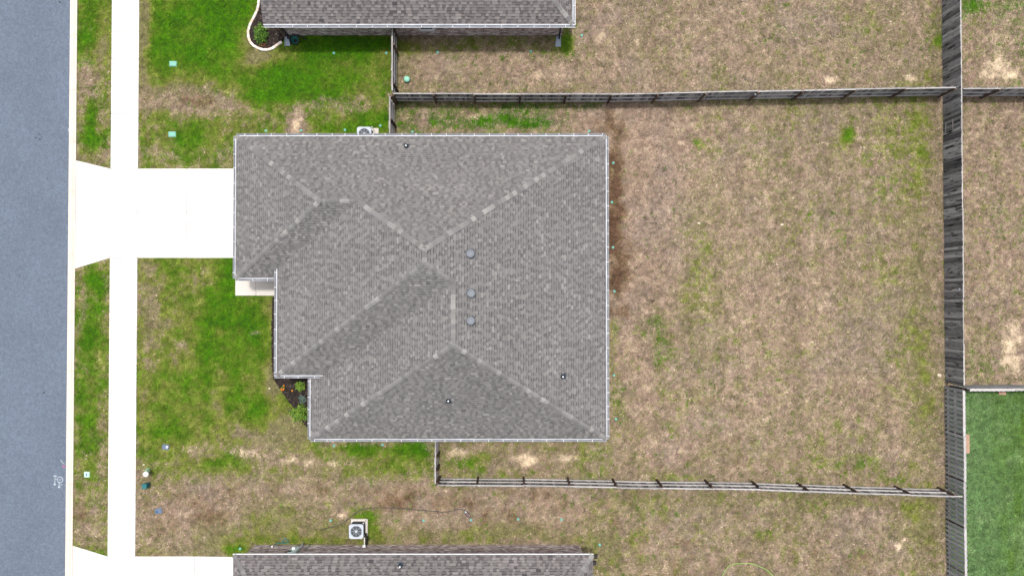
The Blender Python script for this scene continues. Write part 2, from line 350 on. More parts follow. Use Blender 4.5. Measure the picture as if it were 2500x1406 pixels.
    bl(1560, 1230, 100, 30, .3, 0); bl(1800, 1215, 200, 20, .28, .0); bl(2050, 1230, 100, 25, .4, .05); bl(2230, 1270, 60, 70, .45, .15); bl(2110, 1262, 60, 22, -.4, 0, .1); bl(2190, 1335, 10, 12, -.6, 0, -.3, .8); bl(2205, 1318, 8, 6, -.6, 0, -.3, .7)
    bl(1470, 1350, 30, 60, .4, -.05); bl(1850, 1300, 40, 14, .3, .3); bl(1700, 1370, 90, 40, -.2, 0, .2); bl(2050, 1380, 90, 40, -.1, 0, .15)
    # back yard
    bl(1500, 400, 26, 90, -.3, 0, .75); bl(1505, 520, 32, 110, -.4, 0, .85); bl(1514, 670, 36, 110, -.3, 0, .85); bl(1560, 600, 60, 200, -.3, 0, -.05, .06); bl(1540, 340, 50, 50, -.3, 0, .25); bl(1565, 640, 80, 380, -.22); bl(1600, 350, 110, 80, -.5, 0, -.1, .10); bl(1590, 480, 60, 100, -.25, 0, 0, .1)
    bl(1650, 330, 35, 18, -.3, 0, -.2, .4); bl(1700, 352, 12, 10, .6, .5); bl(1615, 860, 40, 85, .30, .5); bl(1590, 790, 40, 40, .22, .4); bl(1690, 700, 22, 180, .25, .2); bl(1570, 920, 40, 90, -.25, 0, 0, .1); bl(1500, 820, 12, 50, .35, .5)
    bl(1510, 1000, 20, 70, .3, .5); bl(1830, 640, 60, 260, .06, 0); bl(2080, 328, 14, 16, .9, .8); bl(2235, 700, 40, 420, .32, .05); bl(2170, 560, 60, 220, .08, .1); bl(2230, 330, 50, 70, .3, .2); bl(2270, 950, 30, 100, .35, .1)
    bl(1760, 1000, 60, 120, -.1, 0, .1); bl(1665, 1100, 45, 22, -.4, 0, -.2, .5); bl(1640, 1166, 70, 10, .5, .4); bl(2180, 1162, 35, 12, .6, .5); bl(2090, 1130, 90, 30, .2, .3); bl(1950, 1140, 100, 30, -.1, 0, .0, .1); bl(2180, 1150, 12, 8, -.8, 0, 0, .5)
    bl(1950, 700, 110, 160, -.1, 0, .12); bl(1850, 900, 120, 140, -.1, 0, .1); bl(1900, 300, 150, 50, .0, 0, .0, .0); bl(1380, 255, 350, 10, .2, .1, .3); bl(1990, 248, 250, 10, .2, .1, .2)
    bl(1500, 1050, 30, 20, -.1, 0, .1); bl(1420, 300, 70, 40, -.45, 0, .0, .15); bl(1480, 300, 60, 40, -.4, 0, .25); bl(1230, 300, 110, 16, .45, .6); bl(1060, 300, 30, 22, .2, .3); bl(1030, 295, 14, 20, -.6, 0, 0, .35); bl(1320, 305, 60, 10, .35, .5); bl(1150, 285, 40, 12, -.2, 0, 0, .3)
    bl(1290, 1128, 28, 14, -.5, 0, -.2, .75); bl(1378, 1130, 30, 12, -.5, 0, -.2, .75); bl(1170, 1130, 40, 25, .3, .2); bl(1120, 1100, 40, 14, -.2, 0, 0, .3); bl(1400, 1105, 40, 14, .25, 0)
    # yard behind the upper house
    bl(1450, 70, 50, 50, -.3, 0, -.1, .30); bl(1340, 165, 140, 30, -.2, 0, -.05, .14); bl(1480, 180, 100, 25, -.1, 0, 0, .12); bl(1150, 108, 190, 16, .5, .25); bl(1382, 100, 18, 26, .9, .6); bl(990, 150, 20, 60, .35, .1); bl(1060, 150, 100, 30, -.2, 0, .0, .1)
    bl(2250, 195, 50, 26, .35, .2); bl(2030, 203, 20, 10, -.5, 0, -.2, .7); bl(2228, 190, 14, 10, -.4, 0, -.2, .6); bl(2282, 112, 14, 20, .7, .6); bl(1700, 90, 200, 80, -.06, 0, .15); bl(2130, 60, 60, 60, .15, .05)
    # yards beyond the back fence
    bl(2430, 130, 40, 60, -.1, 0, -.1, .32); bl(2440, 190, 70, 24, -.2, 0, -.2, .52); bl(2375, 15, 40, 22, .7, .5); bl(2480, 10, 40, 20, .3, .4); bl(2475, 850, 36, 70, -.1, 0, -.1, .66); bl(2440, 725, 20, 18, 0, 0, -.1, .4); bl(2370, 190, 10, 40, -.3, 0, .3)
    bl(2400, 900, 40, 40, .3, .3)
    return g, l, b, s

PAL = dict(lush=lin(72, 122, 4), mid=lin(97, 126, 34), yell=lin(130, 137, 62), olive=lin(138, 132, 90), tan=lin(168, 145, 126), straw=lin(205, 183, 157), grey=lin(160, 144, 131), brown=lin(130, 105, 78), umber=lin(108, 83, 66), sand=lin(242, 218, 184), dark=lin(82, 78, 60))
for k in PAL: PAL[k] = np.array(PAL[k]) * 0.60
def mix3(A, B, t): return A * (1 - t[..., None]) + B * t[..., None]
def lawn_color(X, Y):
    g, l, b, s = lawn_masks(X, Y)
    one = np.ones(X.shape + (1,))
    n1 = fbm(X, Y, 2.2, 3); n2 = fbm(X, Y, 0.55, 21, 3); n3 = vnoise(X, Y, 0.22, 5); ns = fbm(X * 1.6, Y * 0.16, 1.4, 33, 3)
    back = smooth(5.2, 6.0, X) * (1 - smooth(23.6, 23.9, X))
    ge = smooth(-0.12, 1.12, g + (n1 - 0.5) * 0.30 + (n2 - 0.5) * 0.45 + (n3 - 0.5) * 0.45 + back * (ns - 0.5) * 0.40)
    lm = np.clip(l + (n1 - 0.5) * 0.5 + (vnoise(X, Y, 0.6, 41) - 0.5) * 0.35 + (n3 - .5) * .3, 0, 1)
    green = mix3(PAL['olive'] * one, PAL['yell'], smooth(0.05, 0.35, lm)); green = mix3(green, PAL['mid'], smooth(0.25, 0.65, lm)); green = mix3(green, PAL['lush'], smooth(0.5, 1.0, lm))
    dry = mix3(PAL['tan'] * one, PAL['straw'], smooth(0.52, 0.78, fbm(X, Y, 0.3, 55, 2)) * 0.5)
    dry = mix3(dry, PAL['grey'], smooth(0.45, 0.75, fbm(X, Y, 1.7, 61, 4)) * 0.45)
    be = b + (fbm(X, Y, 0.7, 77, 4) - 0.5) * 1.5
    dry = mix3(dry, PAL['brown'], smooth(0.42, 1.2, be) * .85); dry = mix3(dry, PAL['umber'], smooth(0.85, 1.5, be))
    se = smooth(0.50, 0.86, s + (fbm(X, Y, 0.7, 81, 4) - 0.42) * 0.9)
    dry = mix3(dry, PAL['sand'], se * 0.85); ge = ge * (1 - se * .8)
    dk = smooth(0.80, 0.92, vnoise(X, Y, 0.16, 13)) * smooth(0.42, 0.6, fbm(X, Y, 2.5, 19, 3)) * (1 - se)
    dry = mix3(dry, PAL['dark'], dk * 0.6)
    wd = smooth(0.82, 0.93, vnoise(X, Y, 0.17, 113)) * smooth(0.42, 0.6, fbm(X, Y, 3.5, 29, 3)) * (1 - se)
    ge = np.clip(ge + wd * .6, 0, 1); green = mix3(green, PAL['lush'], wd * .6)
    v = (1 + (vnoise(X, Y, 0.13, 7)[..., None] - 0.5) * 0.60) * (1 + (fbm(X, Y, 0.35, 8, 2)[..., None] - 0.5) * 0.44)
    v = v * (1 + (back * (vnoise(X, Y * 0.06, 0.55, 301) - 0.5) * 0.18 + back * (vnoise(X, Y * 0.05, 1.3, 302) - 0.5) * 0.08)[..., None])
    # fresh sod, laid in rolls, beyond the lower back fence
    sod = smooth(24.05, 24.12, X) * (1 - smooth(-4.95, -4.88, Y))
    row = np.floor((X - 24.1) / 0.41 + 0.0); col = np.floor(Y / 1.25 + (np.mod(row, 2)) * 0.5)
    hsh = np.mod(np.sin(row * 12.9898 + col * 78.233) * 43758.5453, 1.0)
    sc = np.array(lin(104, 136, 84)) * 0.60; sc2 = np.array(lin(94, 128, 52)) * 0.60; sc3 = np.array(lin(138, 162, 110)) * 0.60
    sodc = mix3(sc * one, sc2, np.clip(smooth(24.5, 29, X + (n1 - .5) * 3) * (0.35 + 0.8 * hsh), 0, 1)); sodc = mix3(sodc, sc3, smooth(0.45, 0.85, n1) * 0.5 + smooth(0.55, 0.8, n2) * 0.35)
    green = mix3(green, sodc, sod); dry = mix3(dry, sc3 * one, sod); ge = ge * (1 - sod) + .97 * sod
    return mix3(dry, green, ge) * v, dry * v, green * v, ge

GC, GDRY, GGRN, GMIX = lawn_color(GX, GY)
GZ = 0.03 * (fbm(GX, GY, 2.5, 51, 3) - 0.5) + 0.012 * (vnoise(GX, GY, 0.25, 52) - 0.5)
far = (np.abs(GX) > 30.8) | (GY > 19.8) | (GY < -18.6)
GC[far] = PAL['tan'] * .6 + PAL['olive'] * .4
GZ = np.where(far, 0.0, GZ)
flat = smooth(-24.45, -24.25, GX)                     # the bed under the road lies lower
GZ = np.where(GX < -24.2, -0.25 * (1 - flat) + GZ * flat, GZ)
paved = (GX > WALK0 + .05) & (GX < WALK1 - .05)
dy0, dy1 = at(456, 412).y, at(456, 630).y
paved |= (GX > CURB_X + .05) & (GX < -13.2) & (GY < dy0 - .08) & (GY > dy1 + .08)
paved |= (GX > CURB_X + .05) & (GX < -14.0) & (GY < at(400, 1362).y) 
GZ = np.where(paved & (GX > -24.2), -0.05, GZ)
ny, nx = GX.shape
idx = np.arange(ny * nx).reshape(ny, nx)
GF = np.stack([idx[:-1, :-1], idx[:-1, 1:], idx[1:, 1:], idx[1:, :-1]], -1).reshape(-1, 4)
GV = np.stack([GX, GY, GZ], -1).reshape(-1, 3)
ground = link('ground', np_mesh('ground', GV, GF, M['lawn'], GC.reshape(-1, 3), 'col', True, True))
tag(ground, 'patchy lawn ground, green by the street and dry brown behind', 'ground', kind='structure')

# ---- road, kerb, pavement, driveways
rd = MB(); rd.add([(-120, -400, -0.06), (ROAD_X, -400, -0.06), (ROAD_X, 400, -0.06), (-120, 400, -0.06)], [(0, 1, 2, 3)])
tag(put('road', rd, M['asphalt']), 'blue grey asphalt street along the left edge', 'road', kind='structure')
cb = MB(); cb.box(((ROAD_X + CURB_X) / 2, 0, -0.17), (CURB_X - ROAD_X - 0.02, 70, 0.14))
curb = tag(put('curb', cb, M['joint']), 'pale rolled concrete kerb beside the street', 'kerb', kind='structure')
cuts = [at(175, y).y for y in (-263, -131, -20, 86, 220, 347, 467, 624, 760, 905, 1048, 1181, 1317, 1440, 1575)]
for i in range(len(cuts) - 1):
    y1, y0 = cuts[i] - 0.006, cuts[i + 1] + 0.006
    prof = [(ROAD_X, -0.16), (ROAD_X, -0.055), (ROAD_X + 0.20, -0.045), (ROAD_X + 0.26, -0.02), (ROAD_X + 0.32, 0.03), (ROAD_X + 0.37, 0.045), (CURB_X, 0.05), (CURB_X, -0.16)]
    n = len(prof); m = MB()
    m.add([(x, y0, z) for x, z in prof] + [(x, y1, z) for x, z in prof], [(k, (k + 1) % n, n + (k + 1) % n, n + k) for k in range(n)] + [tuple(range(n - 1, -1, -1)), tuple(range(n, 2 * n))])
    put('curb_section', m, M['curb'], curb)
def slab_set(name, label, cat, polys, mat, z=0.035):
    base = MB()
    for p in polys:
        cx = sum(q[0] for q in p) / len(p); cy = sum(q[1] for q in p) / len(p)
        base.prism([(cx + (q[0] - cx) * 0.995, cy + (q[1] - cy) * 0.995) for q in p], -0.12, 0.0)
    o = tag(put(name, base, M['joint']), label, cat, kind='structure')
    for p in polys:
        P = [Vector((q[0], q[1])) for q in p]; c = sum(P, Vector((0, 0))) / len(P)
        Q = [q + (c - q).normalized() * 0.012 for q in P]; Q2 = [q + (c - q).normalized() * 0.03 for q in P]
        m = MB(); n = len(Q)
        if sum(Q[i].x * Q[(i + 1) % n].y - Q[(i + 1) % n].x * Q[i].y for i in range(n)) < 0: Q.reverse(); Q2.reverse()
        m.add([(q.x, q.y, -0.1) for q in Q] + [(q.x, q.y, z - 0.008) for q in Q] + [(q.x, q.y, z) for q in Q2],
              [(i, (i + 1) % n, n + (i + 1) % n, n + i) for i in range(n)] + [(n + i, n + (i + 1) % n, 2 * n + (i + 1) % n, 2 * n + i) for i in range(n)] + [tuple(range(2 * n, 3 * n))])
        put('slab', m, mat, o)
    return o
def P2(px, py): q = at(px, py); return (q.x, q.y)
ya, yb = dy0, dy1
walk = []
ys_ = [ya + 1.53 * k for k in range(9)]
for k in range(8): walk.append([(WALK0, ys_[k]), (WALK1, ys_[k]), (WALK1, ys_[k + 1]), (WALK0, ys_[k + 1])])
yc = at(300, 1357).y
nseg = round((yb - yc) / 1.53); st = (yb - yc) / nseg
for k in range(nseg): walk.append([(WALK0, yb - k * st), (WALK1, yb - k * st), (WALK1, yb - (k + 1) * st), (WALK0, yb - (k + 1) * st)])
slab_set('sidewalk', 'bright concrete pavement running parallel to the street', 'pavement', walk, M['concrete'])
XG = -13.2; xm = at(456, 500).x; ym = at(500, 519).y
drv = [[(CURB_X, at(190, 392).y), (WALK0, ya), (WALK0, ym), (CURB_X, ym)], [(CURB_X, ym), (WALK0, ym), (WALK0, yb), (CURB_X, at(190, 656).y)],
       [(WALK0, ym), (WALK1, ym), (WALK1, ya), (WALK0, ya)], [(WALK0, yb), (WALK1, yb), (WALK1, ym), (WALK0, ym)],
       [(WALK1, ym), (xm, ym), (xm, ya), (WALK1, ya)], [(WALK1, yb), (xm, yb), (xm, ym), (WALK1, ym)],
       [(xm, ym), (XG, ym), (XG, ya), (xm, ya)], [(xm, yb), (XG, yb), (XG, ym), (xm, ym)]]
slab_set('driveway', 'glaring white concrete driveway of the central house', 'driveway', drv, M['concrete'])
yd = yc - 2.45; ye = yc - 4.9; xk = at(475, 1380).x
drv2 = [[(CURB_X, at(178, 1331).y), (WALK0, yc), (WALK0, yd), (CURB_X, yd)], [(CURB_X, yd), (WALK0, yd), (WALK0, ye), (CURB_X, ye - .6)],
        [(WALK0, yd), (WALK1, yd), (WALK1, yc), (WALK0, yc)], [(WALK0, ye), (WALK1, ye), (WALK1, yd), (WALK0, yd)],
        [(WALK1, yd), (xk, yd), (xk, yc), (WALK1, yc)], [(WALK1, ye), (xk, ye), (xk, yd), (WALK1, yd)],
        [(xk, yd), (-14.0, yd), (-14.0, yc - .05), (xk, yc)], [(xk, ye), (-14.0, ye), (-14.0, yd), (xk, yd)]]
slab_set('driveway', 'white concrete driveway at the lower left corner', 'driveway', drv2, M['concrete'])
w0, w1 = at(575, 690), at(668, 722)
pth = [[(w0.x, 2.3), (w0.x + 1.15, 2.3), (w0.x + 1.15, w1.y), (w0.x, w1.y)], [(w0.x + 1.15, 2.3), (-11.6, 2.3), (-11.6, w1.y), (w0.x + 1.15, w1.y)]]
slab_set('path', 'short concrete path by the front step of the central house', 'path', pth, M['walk'], 0.05)

# ================================================================ roof building
def plane_x(q, x0, z0): return (q, 0.0, z0 - q * x0)         # z rises along x with slope q from x0 (q may be negative)
def plane_y(q, y0, z0): return (0.0, q, z0 - q * y0)
def meet(A, B, C):
    m = np.array([[A[0], A[1], -1], [B[0], B[1], -1], [C[0], C[1], -1]]); r = -np.array([A[2], B[2], C[2]])
    return Vector(np.linalg.solve(m, r))
COURSE = 0.143
def shingle_plane(out, poly, pl, sd=1.0, dz=0.0):
    """cut one roof plane into courses of laminated shingles; out collects (verts, tones) as quads"""
    n = Vector((-pl[0], -pl[1], 1)).normalized()
    up = Vector((pl[0], pl[1], 0)); sl = up.length; up.normalize(); v = Vector((up.x, up.y, sl)).normalized(); u = v.cross(n)
    o = Vector(poly[0]); P = [((p - o).dot(u), (p - o).dot(v)) for p in poly]
    vmin = min(p[1] for p in P); vmax = max(p[1] for p in P)
    def span(y):
        xs = []
        for i in range(len(P)):
            (x0, y0), (x1, y1) = P[i], P[(i + 1) % len(P)]
            if (y0 <= y < y1) or (y1 <= y < y0): xs.append(x0 + (x1 - x0) * (y - y0) / (y1 - y0))
        return (min(xs), max(xs)) if len(xs) >= 2 else None
    k = 0
    VV, TT = out
    def quad(a0, a1, b0, b1, ya, yb_, ha, hb, t):
        for (x, y, h) in ((a0, ya, ha), (a1, ya, ha), (b1, yb_, hb), (b0, yb_, hb)): VV.append(o + u * x + v * y + n * h)
        TT.extend((t, t, t, t))
    while vmin + k * COURSE < vmax - 0.01:
        y0 = vmin + k * COURSE; y1 = min(y0 + COURSE, vmax)
        s0 = span(y0 + 0.002); s1 = span(y1 - 0.002)
        k += 1
        if not s0: continue
        if not s1: s1 = ((s0[0] + s0[1]) / 2,) * 2
        x = min(s0[0], s1[0]) - random.random() * 0.3; end = max(s0[1], s1[1]); tab = random.random() < 0.5
        while x < end:
            w = random.choice((0.12, 0.15, 0.19, 0.24, 0.30)) if tab else random.choice((0.12, 0.15, 0.19, 0.26))
            a0, a1 = min(max(x, s0[0]), s0[1]), min(max(x + w, s0[0]), s0[1]); b0, b1 = min(max(x, s1[0]), s1[1]), min(max(x + w, s1[0]), s1[1])
            x += w
            if (a1 - a0) + (b1 - b0) < 0.004: tab = not tab; continue
            if tab:
                t = min(1, max(0.25, random.gauss(0.61 + dz, 0.07 * sd)))
                if random.random() < 0.05: t = random.uniform(0.78, 0.88)
                f = 0.91; yk = y0 + (y1 - y0) * f; m0 = a0 + (b0 - a0) * f; m1 = a1 + (b1 - a1) * f
                quad(a0, a1, m0, m1, y0, yk, 0.017, 0.007, t); quad(m0, m1, b0, b1, yk, y1, 0.007, 0.006, 0.27); quad(a0, a1, a0, a1, y0 - 0.008, y0, 0.0, 0.017, 0.05)  # middle quad: dark top band paints the thin shadow of the course above
            else:
                t = min(0.85, max(0.2, random.gauss(0.50 - dz, 0.06 * sd)))
                f = 0.80; yk = y0 + (y1 - y0) * f
                m0 = a0 + (b0 - a0) * f; m1 = a1 + (b1 - a1) * f
                quad(a0, a1, m0, m1, y0, yk, 0.009, 0.0045, t); quad(m0, m1, b0, b1, yk, y1, 0.0045, 0.004, random.uniform(0.0, 0.12))
                quad(a0, a1, a0, a1, y0 - 0.001, y0, 0.0, 0.009, 0.08)
            tab = not tab if random.random() < 0.9 else tab
def finish_shingles(out, roof, mat='shingle'):
    V = np.array([tuple(p) for p in out[0]]); F = np.arange(len(V)).reshape(-1, 4)
    o = link('shingles', np_mesh('shingles', V, F, M[mat], np.array(out[1])), roof); o['kind'] = 'stuff'; return o
def caps(roof, lo, hi, plA, plB, step=0.235, width=0.13):
    """bent cap shingles lapped along a hip or ridge from lo up to hi"""
    d = (hi - lo); Ln = d.length; d.normalize()
    nA = Vector((-plA[0], -plA[1], 1)).normalized(); nB = Vector((-plB[0], -plB[1], 1)).normalized()
    z = (nA + nB).normalized(); z = (z - d * z.dot(d)).normalized(); y = z.cross(d)
    wA = nA.cross(d); wA = wA if wA.dot(z) < 0 else -wA; wB = nB.cross(d); wB = wB if wB.dot(z) < 0 else -wB
    if wA.dot(y) < 0: wA, wB = wB, wA
    def c2(w, r): return (w.dot(y) * r, w.dot(z) * r)
    pts = [c2(wA, width), c2(wA, 0.035), (0, 0.004), c2(wB, 0.035), c2(wB, width)]
    pts[1] = (pts[1][0], pts[1][1] + 0.002); pts[3] = (pts[3][0], pts[3][1] + 0.002)
    m = MB(); vs = []
    for (xx, h) in ((0.0, 0.050), (step + 0.05, 0.027)): vs += [(xx, p[0], p[1] + h) for p in pts]
    vs += [(0.0, p[0], p[1] + 0.010) for p in pts] + [(0.0, pts[k][0], pts[k][1] + .008) for k in (0, 4)] + [(step + .05, pts[k][0], pts[k][1] + .004) for k in (0, 4)]
    m.add(vs, [(i + 1, i, 5 + i, 6 + i) for i in range(4)] + [(i, i + 1, 11 + i, 10 + i) for i in range(4)] + [(0, 15, 17, 5), (4, 9, 18, 16)])
    me = m.mesh('ridge_cap', M['cap'])
    R = Matrix((d, y, z)).transposed().to_4x4()
    k = 0; s = 0.05
    while s < Ln - 0.05:
        o = bpy.data.objects.new('ridge_cap', me); COL.objects.link(o); o.parent = roof
        o.matrix_local = Matrix.Translation(lo + d * s) @ R @ Matrix.Rotation(random.uniform(-0.02, 0.02), 4, 'Z')
        s += step; k += 1
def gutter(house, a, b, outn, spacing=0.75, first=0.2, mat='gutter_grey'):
    """white trough along the eave from a to b (roof edge), outn = outward normal; hangers across it"""
    a = Vector(a); b = Vector(b); d = (b - a); Ln = d.length; d.normalize(); o = Vector(outn)
    prof = [(0.002, -0.005), (0.002, -0.115), (0.075, -0.115), (0.125, -0.06), (0.125, -0.015), (0.112, -0.015), (0.112, -0.058), (0.07, -0.108), (0.010, -0.108), (0.010, -0.005)]
    vs = [a + o * p + Vector((0, 0, h)) for p, h in prof] + [b + o * p + Vector((0, 0, h)) for p, h in prof]; n = len(prof)
    flip = d.cross(Vector((0, 0, 1))).dot(o) > 0
    fs = []
    for i in range(n):
        j = (i + 1) % n; f = (i, j, n + j, n + i); fs.append(f[::-1] if flip else f)
    fs += [tuple(range(n)), tuple(range(2 * n - 1, n - 1, -1))]
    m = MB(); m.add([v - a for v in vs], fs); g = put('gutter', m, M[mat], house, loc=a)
    for (nm, p0, p1, h0, h1, mt) in (('trough_shade', 0.012, 0.098, -0.088, -0.080, 'shade_grey'), ('drip_edge', -0.03, 0.020, 0.012, 0.030, 'drip')):  # first strip paints the shaded trough bottom, second is the metal edge
        q = MB(); vs = [o * p0 + Vector((0, 0, h0)), o * p1 + Vector((0, 0, h0)), o * p1 + Vector((0, 0, h1 if nm == 'trough_shade' else h0 + .006)), o * p0 + Vector((0, 0, h1 if nm == 'trough_shade' else h1 + .012))]
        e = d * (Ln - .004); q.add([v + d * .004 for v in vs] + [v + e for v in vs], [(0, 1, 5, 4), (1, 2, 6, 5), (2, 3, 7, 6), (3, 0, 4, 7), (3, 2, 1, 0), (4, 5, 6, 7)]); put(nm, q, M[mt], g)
    ang = math.atan2(o.y, o.x)
    hm = getattr(gutter, 'hm', None)
    if hm is None:
        q = MB(); q.box((0.066, 0, -0.006), (0.128, 0.028, 0.012)); q.box((0.122, 0, -0.015), (0.02, 0.034, 0.02)); hm = gutter.hm = q.mesh('hanger', M['hanger'])
    s = first
    while s < Ln - 0.1:
        link('hanger', hm, g, loc=d * (s + random.uniform(-.05, .05)), rz=ang); s += spacing + random.uniform(-0.06, 0.06)
    return g
def boot_vent(house, pos, pl):
    n = Vector((-pl[0], -pl[1], 1)).normalized(); up = Vector((pl[0], pl[1], 0)); sl = up.length; up.normalize(); v = Vector((up.x, up.y, sl)).normalized(); u = v.cross(n)
    o = link('plumbing_vent', None, house); o.matrix_local = Matrix.Translation(pos) @ Matrix((u, v, n)).transposed().to_4x4(); o.empty_display_size = 0.1
    m = MB(); m.box((0, -0.13, 0.026), (0.34, 0.06, 0.014)); put('flange', m, M['boot'], o)
    Q = Matrix((u, v, n)).to_4x4()                       # the pipe stands plumb
    m = MB(); m.lathe([(0.125, -0.06), (0.125, 0.06), (0.105, 0.10), (0.062, 0.15), (0.05, 0.19)], 16, M=Q); put('boot', m, M['boot'], o)
    m = MB(); m.lathe([(0.036, 0.1), (0.036, 0.30), (0.030, 0.30), (0.030, 0.2)], 12, M=Q); put('pipe', m, M['pvc'], o)
def deck(polys, house, ze):
    m = MB()
    for p in polys: m.add([tuple(q) for q in p], [tuple(range(len(p)))])
    return put('roof', m, M['deck'], house)
def brick_wall(house, a, b, z1, outn, holes=(), z0=0.0, name='wall'):
    """real bricks in running bond on one wall face, joined; holes = (s0, s1, z0, z1) along the wall"""
    a = Vector((*a, 0)); b = Vector((*b, 0)); d = (b - a); Ln = d.length; d.normalize(); o = Vector((*outn, 0))
    back = MB(); vs = [a - o * 0.1, b - o * 0.1, b, a]
    back.add([(v.x, v.y, z0) for v in vs] + [(v.x, v.y, z1) for v in vs], [(0, 1, 5, 4), (1, 2, 6, 5), (2, 3, 7, 6), (3, 0, 4, 7), (4, 5, 6, 7)])
    w = put(name, back, M['mortar'], house)
    V = []; T = []
    k = 0; z = z0 + 0.01
    while z + 0.06 < z1:
        s = -0.107 * (k % 2)
        while s < Ln:
            s0, s1 = max(s, 0.0), min(s + 0.204, Ln); s += 0.214
            if s1 - s0 < 0.03: continue
            if any(h[0] < s1 and h[1] > s0 and h[2] < z + 0.06 and h[3] > z for h in holes): continue
            e = 0.010 + random.uniform(0, 0.006); t = min(1, max(0, random.gauss(0.45, 0.36)))
            A0, A1 = a + d * s0, a + d * s1; up = Vector((0, 0, 1))
            q = [A0 + up * z, A1 + up * z, A1 + up * (z + 0.062), A0 + up * (z + 0.062)]; r = [p + o * e for p in q]
            for f in ((r[0], r[1], r[2], r[3]), (q[3], r[3], r[2], q[2]), (q[0], r[0], r[3], q[3]), (r[1], q[1], q[2], r[2])): V.extend(f); T.extend((t,) * 4)
        z += 0.074; k += 1
    V = np.array([tuple(p) for p in V]); F = np.arange(len(V)).reshape(-1, 4)
    bo = link('bricks', np_mesh('bricks', V, F, M['brick'], np.array(T)), w); bo['kind'] = 'stuff'
    return w
def plain_wall(house, a, b, z1, th=0.12):
    a = Vector(a); b = Vector(b); d = (b - a).normalized(); o = Vector((-d.y, d.x)) * th
    m = MB(); m.prism([a, b, b + o, a + o], 0.0, z1); return put('wall', m, M['brickflat'], house)
# flat brick for the walls no view reaches closely
bm_ = bpy.data.materials.new('brick_pattern'); bm_.use_nodes = True
_n = bm_.node_tree.nodes; _l = bm_.node_tree.links; _b = _n.new('ShaderNodeTexBrick'); _t = _n.new('ShaderNodeTexCoord')
_b.inputs['Color1'].default_value = (0.14, 0.105, 0.098, 1); _b.inputs['Color2'].default_value = (0.2, 0.155, 0.145, 1); _b.inputs['Mortar'].default_value = (0.27, 0.25, 0.235, 1)
_b.inputs['Scale'].default_value = 4.6; _s = _n.new('ShaderNodeSeparateXYZ'); _c = _n.new('ShaderNodeCombineXYZ'); _a = _n.new('ShaderNodeMath'); _l.new(_t.outputs['Object'], _s.inputs[0]); _l.new(_s.outputs[0], _a.inputs[0]); _l.new(_s.outputs[1], _a.inputs[1]); _l.new(_a.outputs[0], _c.inputs[0]); _l.new(_s.outputs[2], _c.inputs[1]); _l.new(_c.outputs[0], _b.inputs['Vector']); _l.new(_b.outputs[0], _n['Principled BSDF'].inputs['Base Color'])
M['brickflat'] = bm_

# ================================================================ the central house
house = thing('house', (0, 0, 0), label='central house with complex grey shingle hip roof and white gutters', cat='house')
ZE, ZE2 = 2.7, 3.05
YN, XW1, XE, YS1, YS, XW3, XW2, YS2 = 8.598, -14.435, 4.932, 1.143, -7.204, -10.50, -12.163, -3.877
pN = plane_y(-0.70, YN, ZE); pE = plane_x(-0.4815, XE, ZE); pS = plane_y(0.730, YS, ZE)
pW1 = plane_x(0.5216, XW1, ZE); pW2 = plane_x(0.493, XW2, ZE2); pW3 = plane_x(0.483, XW3, ZE)
pS1 = plane_y(0.704, YS1, ZE); pS2 = plane_y(0.711, YS2, ZE2)
NW = Vector((XW1, YN, ZE)); NE = Vector((XE, YN, ZE)); SE = Vector((XE, YS, ZE)); SW3 = Vector((XW3, YS, ZE)); SW1 = Vector((XW1, YS1, ZE)); SW2 = Vector((XW2, YS2, ZE2))
R1 = meet(pN, pW1, pS1); R2 = meet(pN, pS1, pW2); PK = meet(pN, pW2, pE); PK2 = meet(pW2, pS2, pE); QQ = meet(pS2, pE, pW3); TT_ = meet(pW3, pE, pS)
vA = meet(pS1, pW2, (0, 0, ZE2)); vB = meet(pS2, pW3, (0, 0, ZE2))
a1 = Vector((XW2 + 0.4, YS1, ZE)); a2 = Vector((XW2 + 0.4, vA.y, ZE2)); b1 = Vector((XW3, YS2 + 0.4, ZE)); b2 = Vector((vB.x, YS2 + 0.4, ZE2))
faces = [([NE, NW, R1, R2, PK], pN), ([SE, NE, PK, PK2, QQ, TT_], pE), ([SW3, SE, TT_], pS), ([NW, SW1, R1], pW1), ([vA, SW2, PK2, PK, R2], pW2),
         ([b1, SW3, TT_, QQ, vB, b2], pW3), ([SW1, a1, a2, vA, R2, R1], pS1), ([SW2, vB, QQ, PK2], pS2)]
roof = deck([f for f, _ in faces], house, ZE)
out = ([], [])
for poly, pl in faces: shingle_plane(out, poly, pl)
finish_shingles(out, roof)
for lo, hi, A, B in ((NW, R1, pN, pW1), (SW1, R1, pW1, pS1), (R1, R2, pN, pS1), (R2, PK, pN, pW2), (PK2, PK, pW2, pE), (NE, PK, pN, pE), (SW2, PK2, pW2, pS2),
                     (QQ, PK2, pS2, pE), (TT_, QQ, pW3, pE), (SW3, TT_, pW3, pS), (SE, TT_, pE, pS)):
    caps(roof, lo, hi, A, B)
X_, Y_ = Vector((1, 0, 0)), Vector((0, 1, 0)); G = 0.0
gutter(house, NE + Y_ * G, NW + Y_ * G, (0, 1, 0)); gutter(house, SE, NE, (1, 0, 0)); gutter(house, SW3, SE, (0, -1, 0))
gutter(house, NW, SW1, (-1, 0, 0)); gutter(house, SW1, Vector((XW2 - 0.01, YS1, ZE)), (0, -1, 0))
gutter(house, vA, SW2, (-1, 0, 0)); gutter(house, SW2 - X_ * 0.12, Vector((vB.x + 0.02, YS2, ZE2)), (0, -1, 0), 0.8, 0.5); gutter(house, Vector((XW3, YS2 - 0.13, ZE)), SW3, (-1, 0, 0))
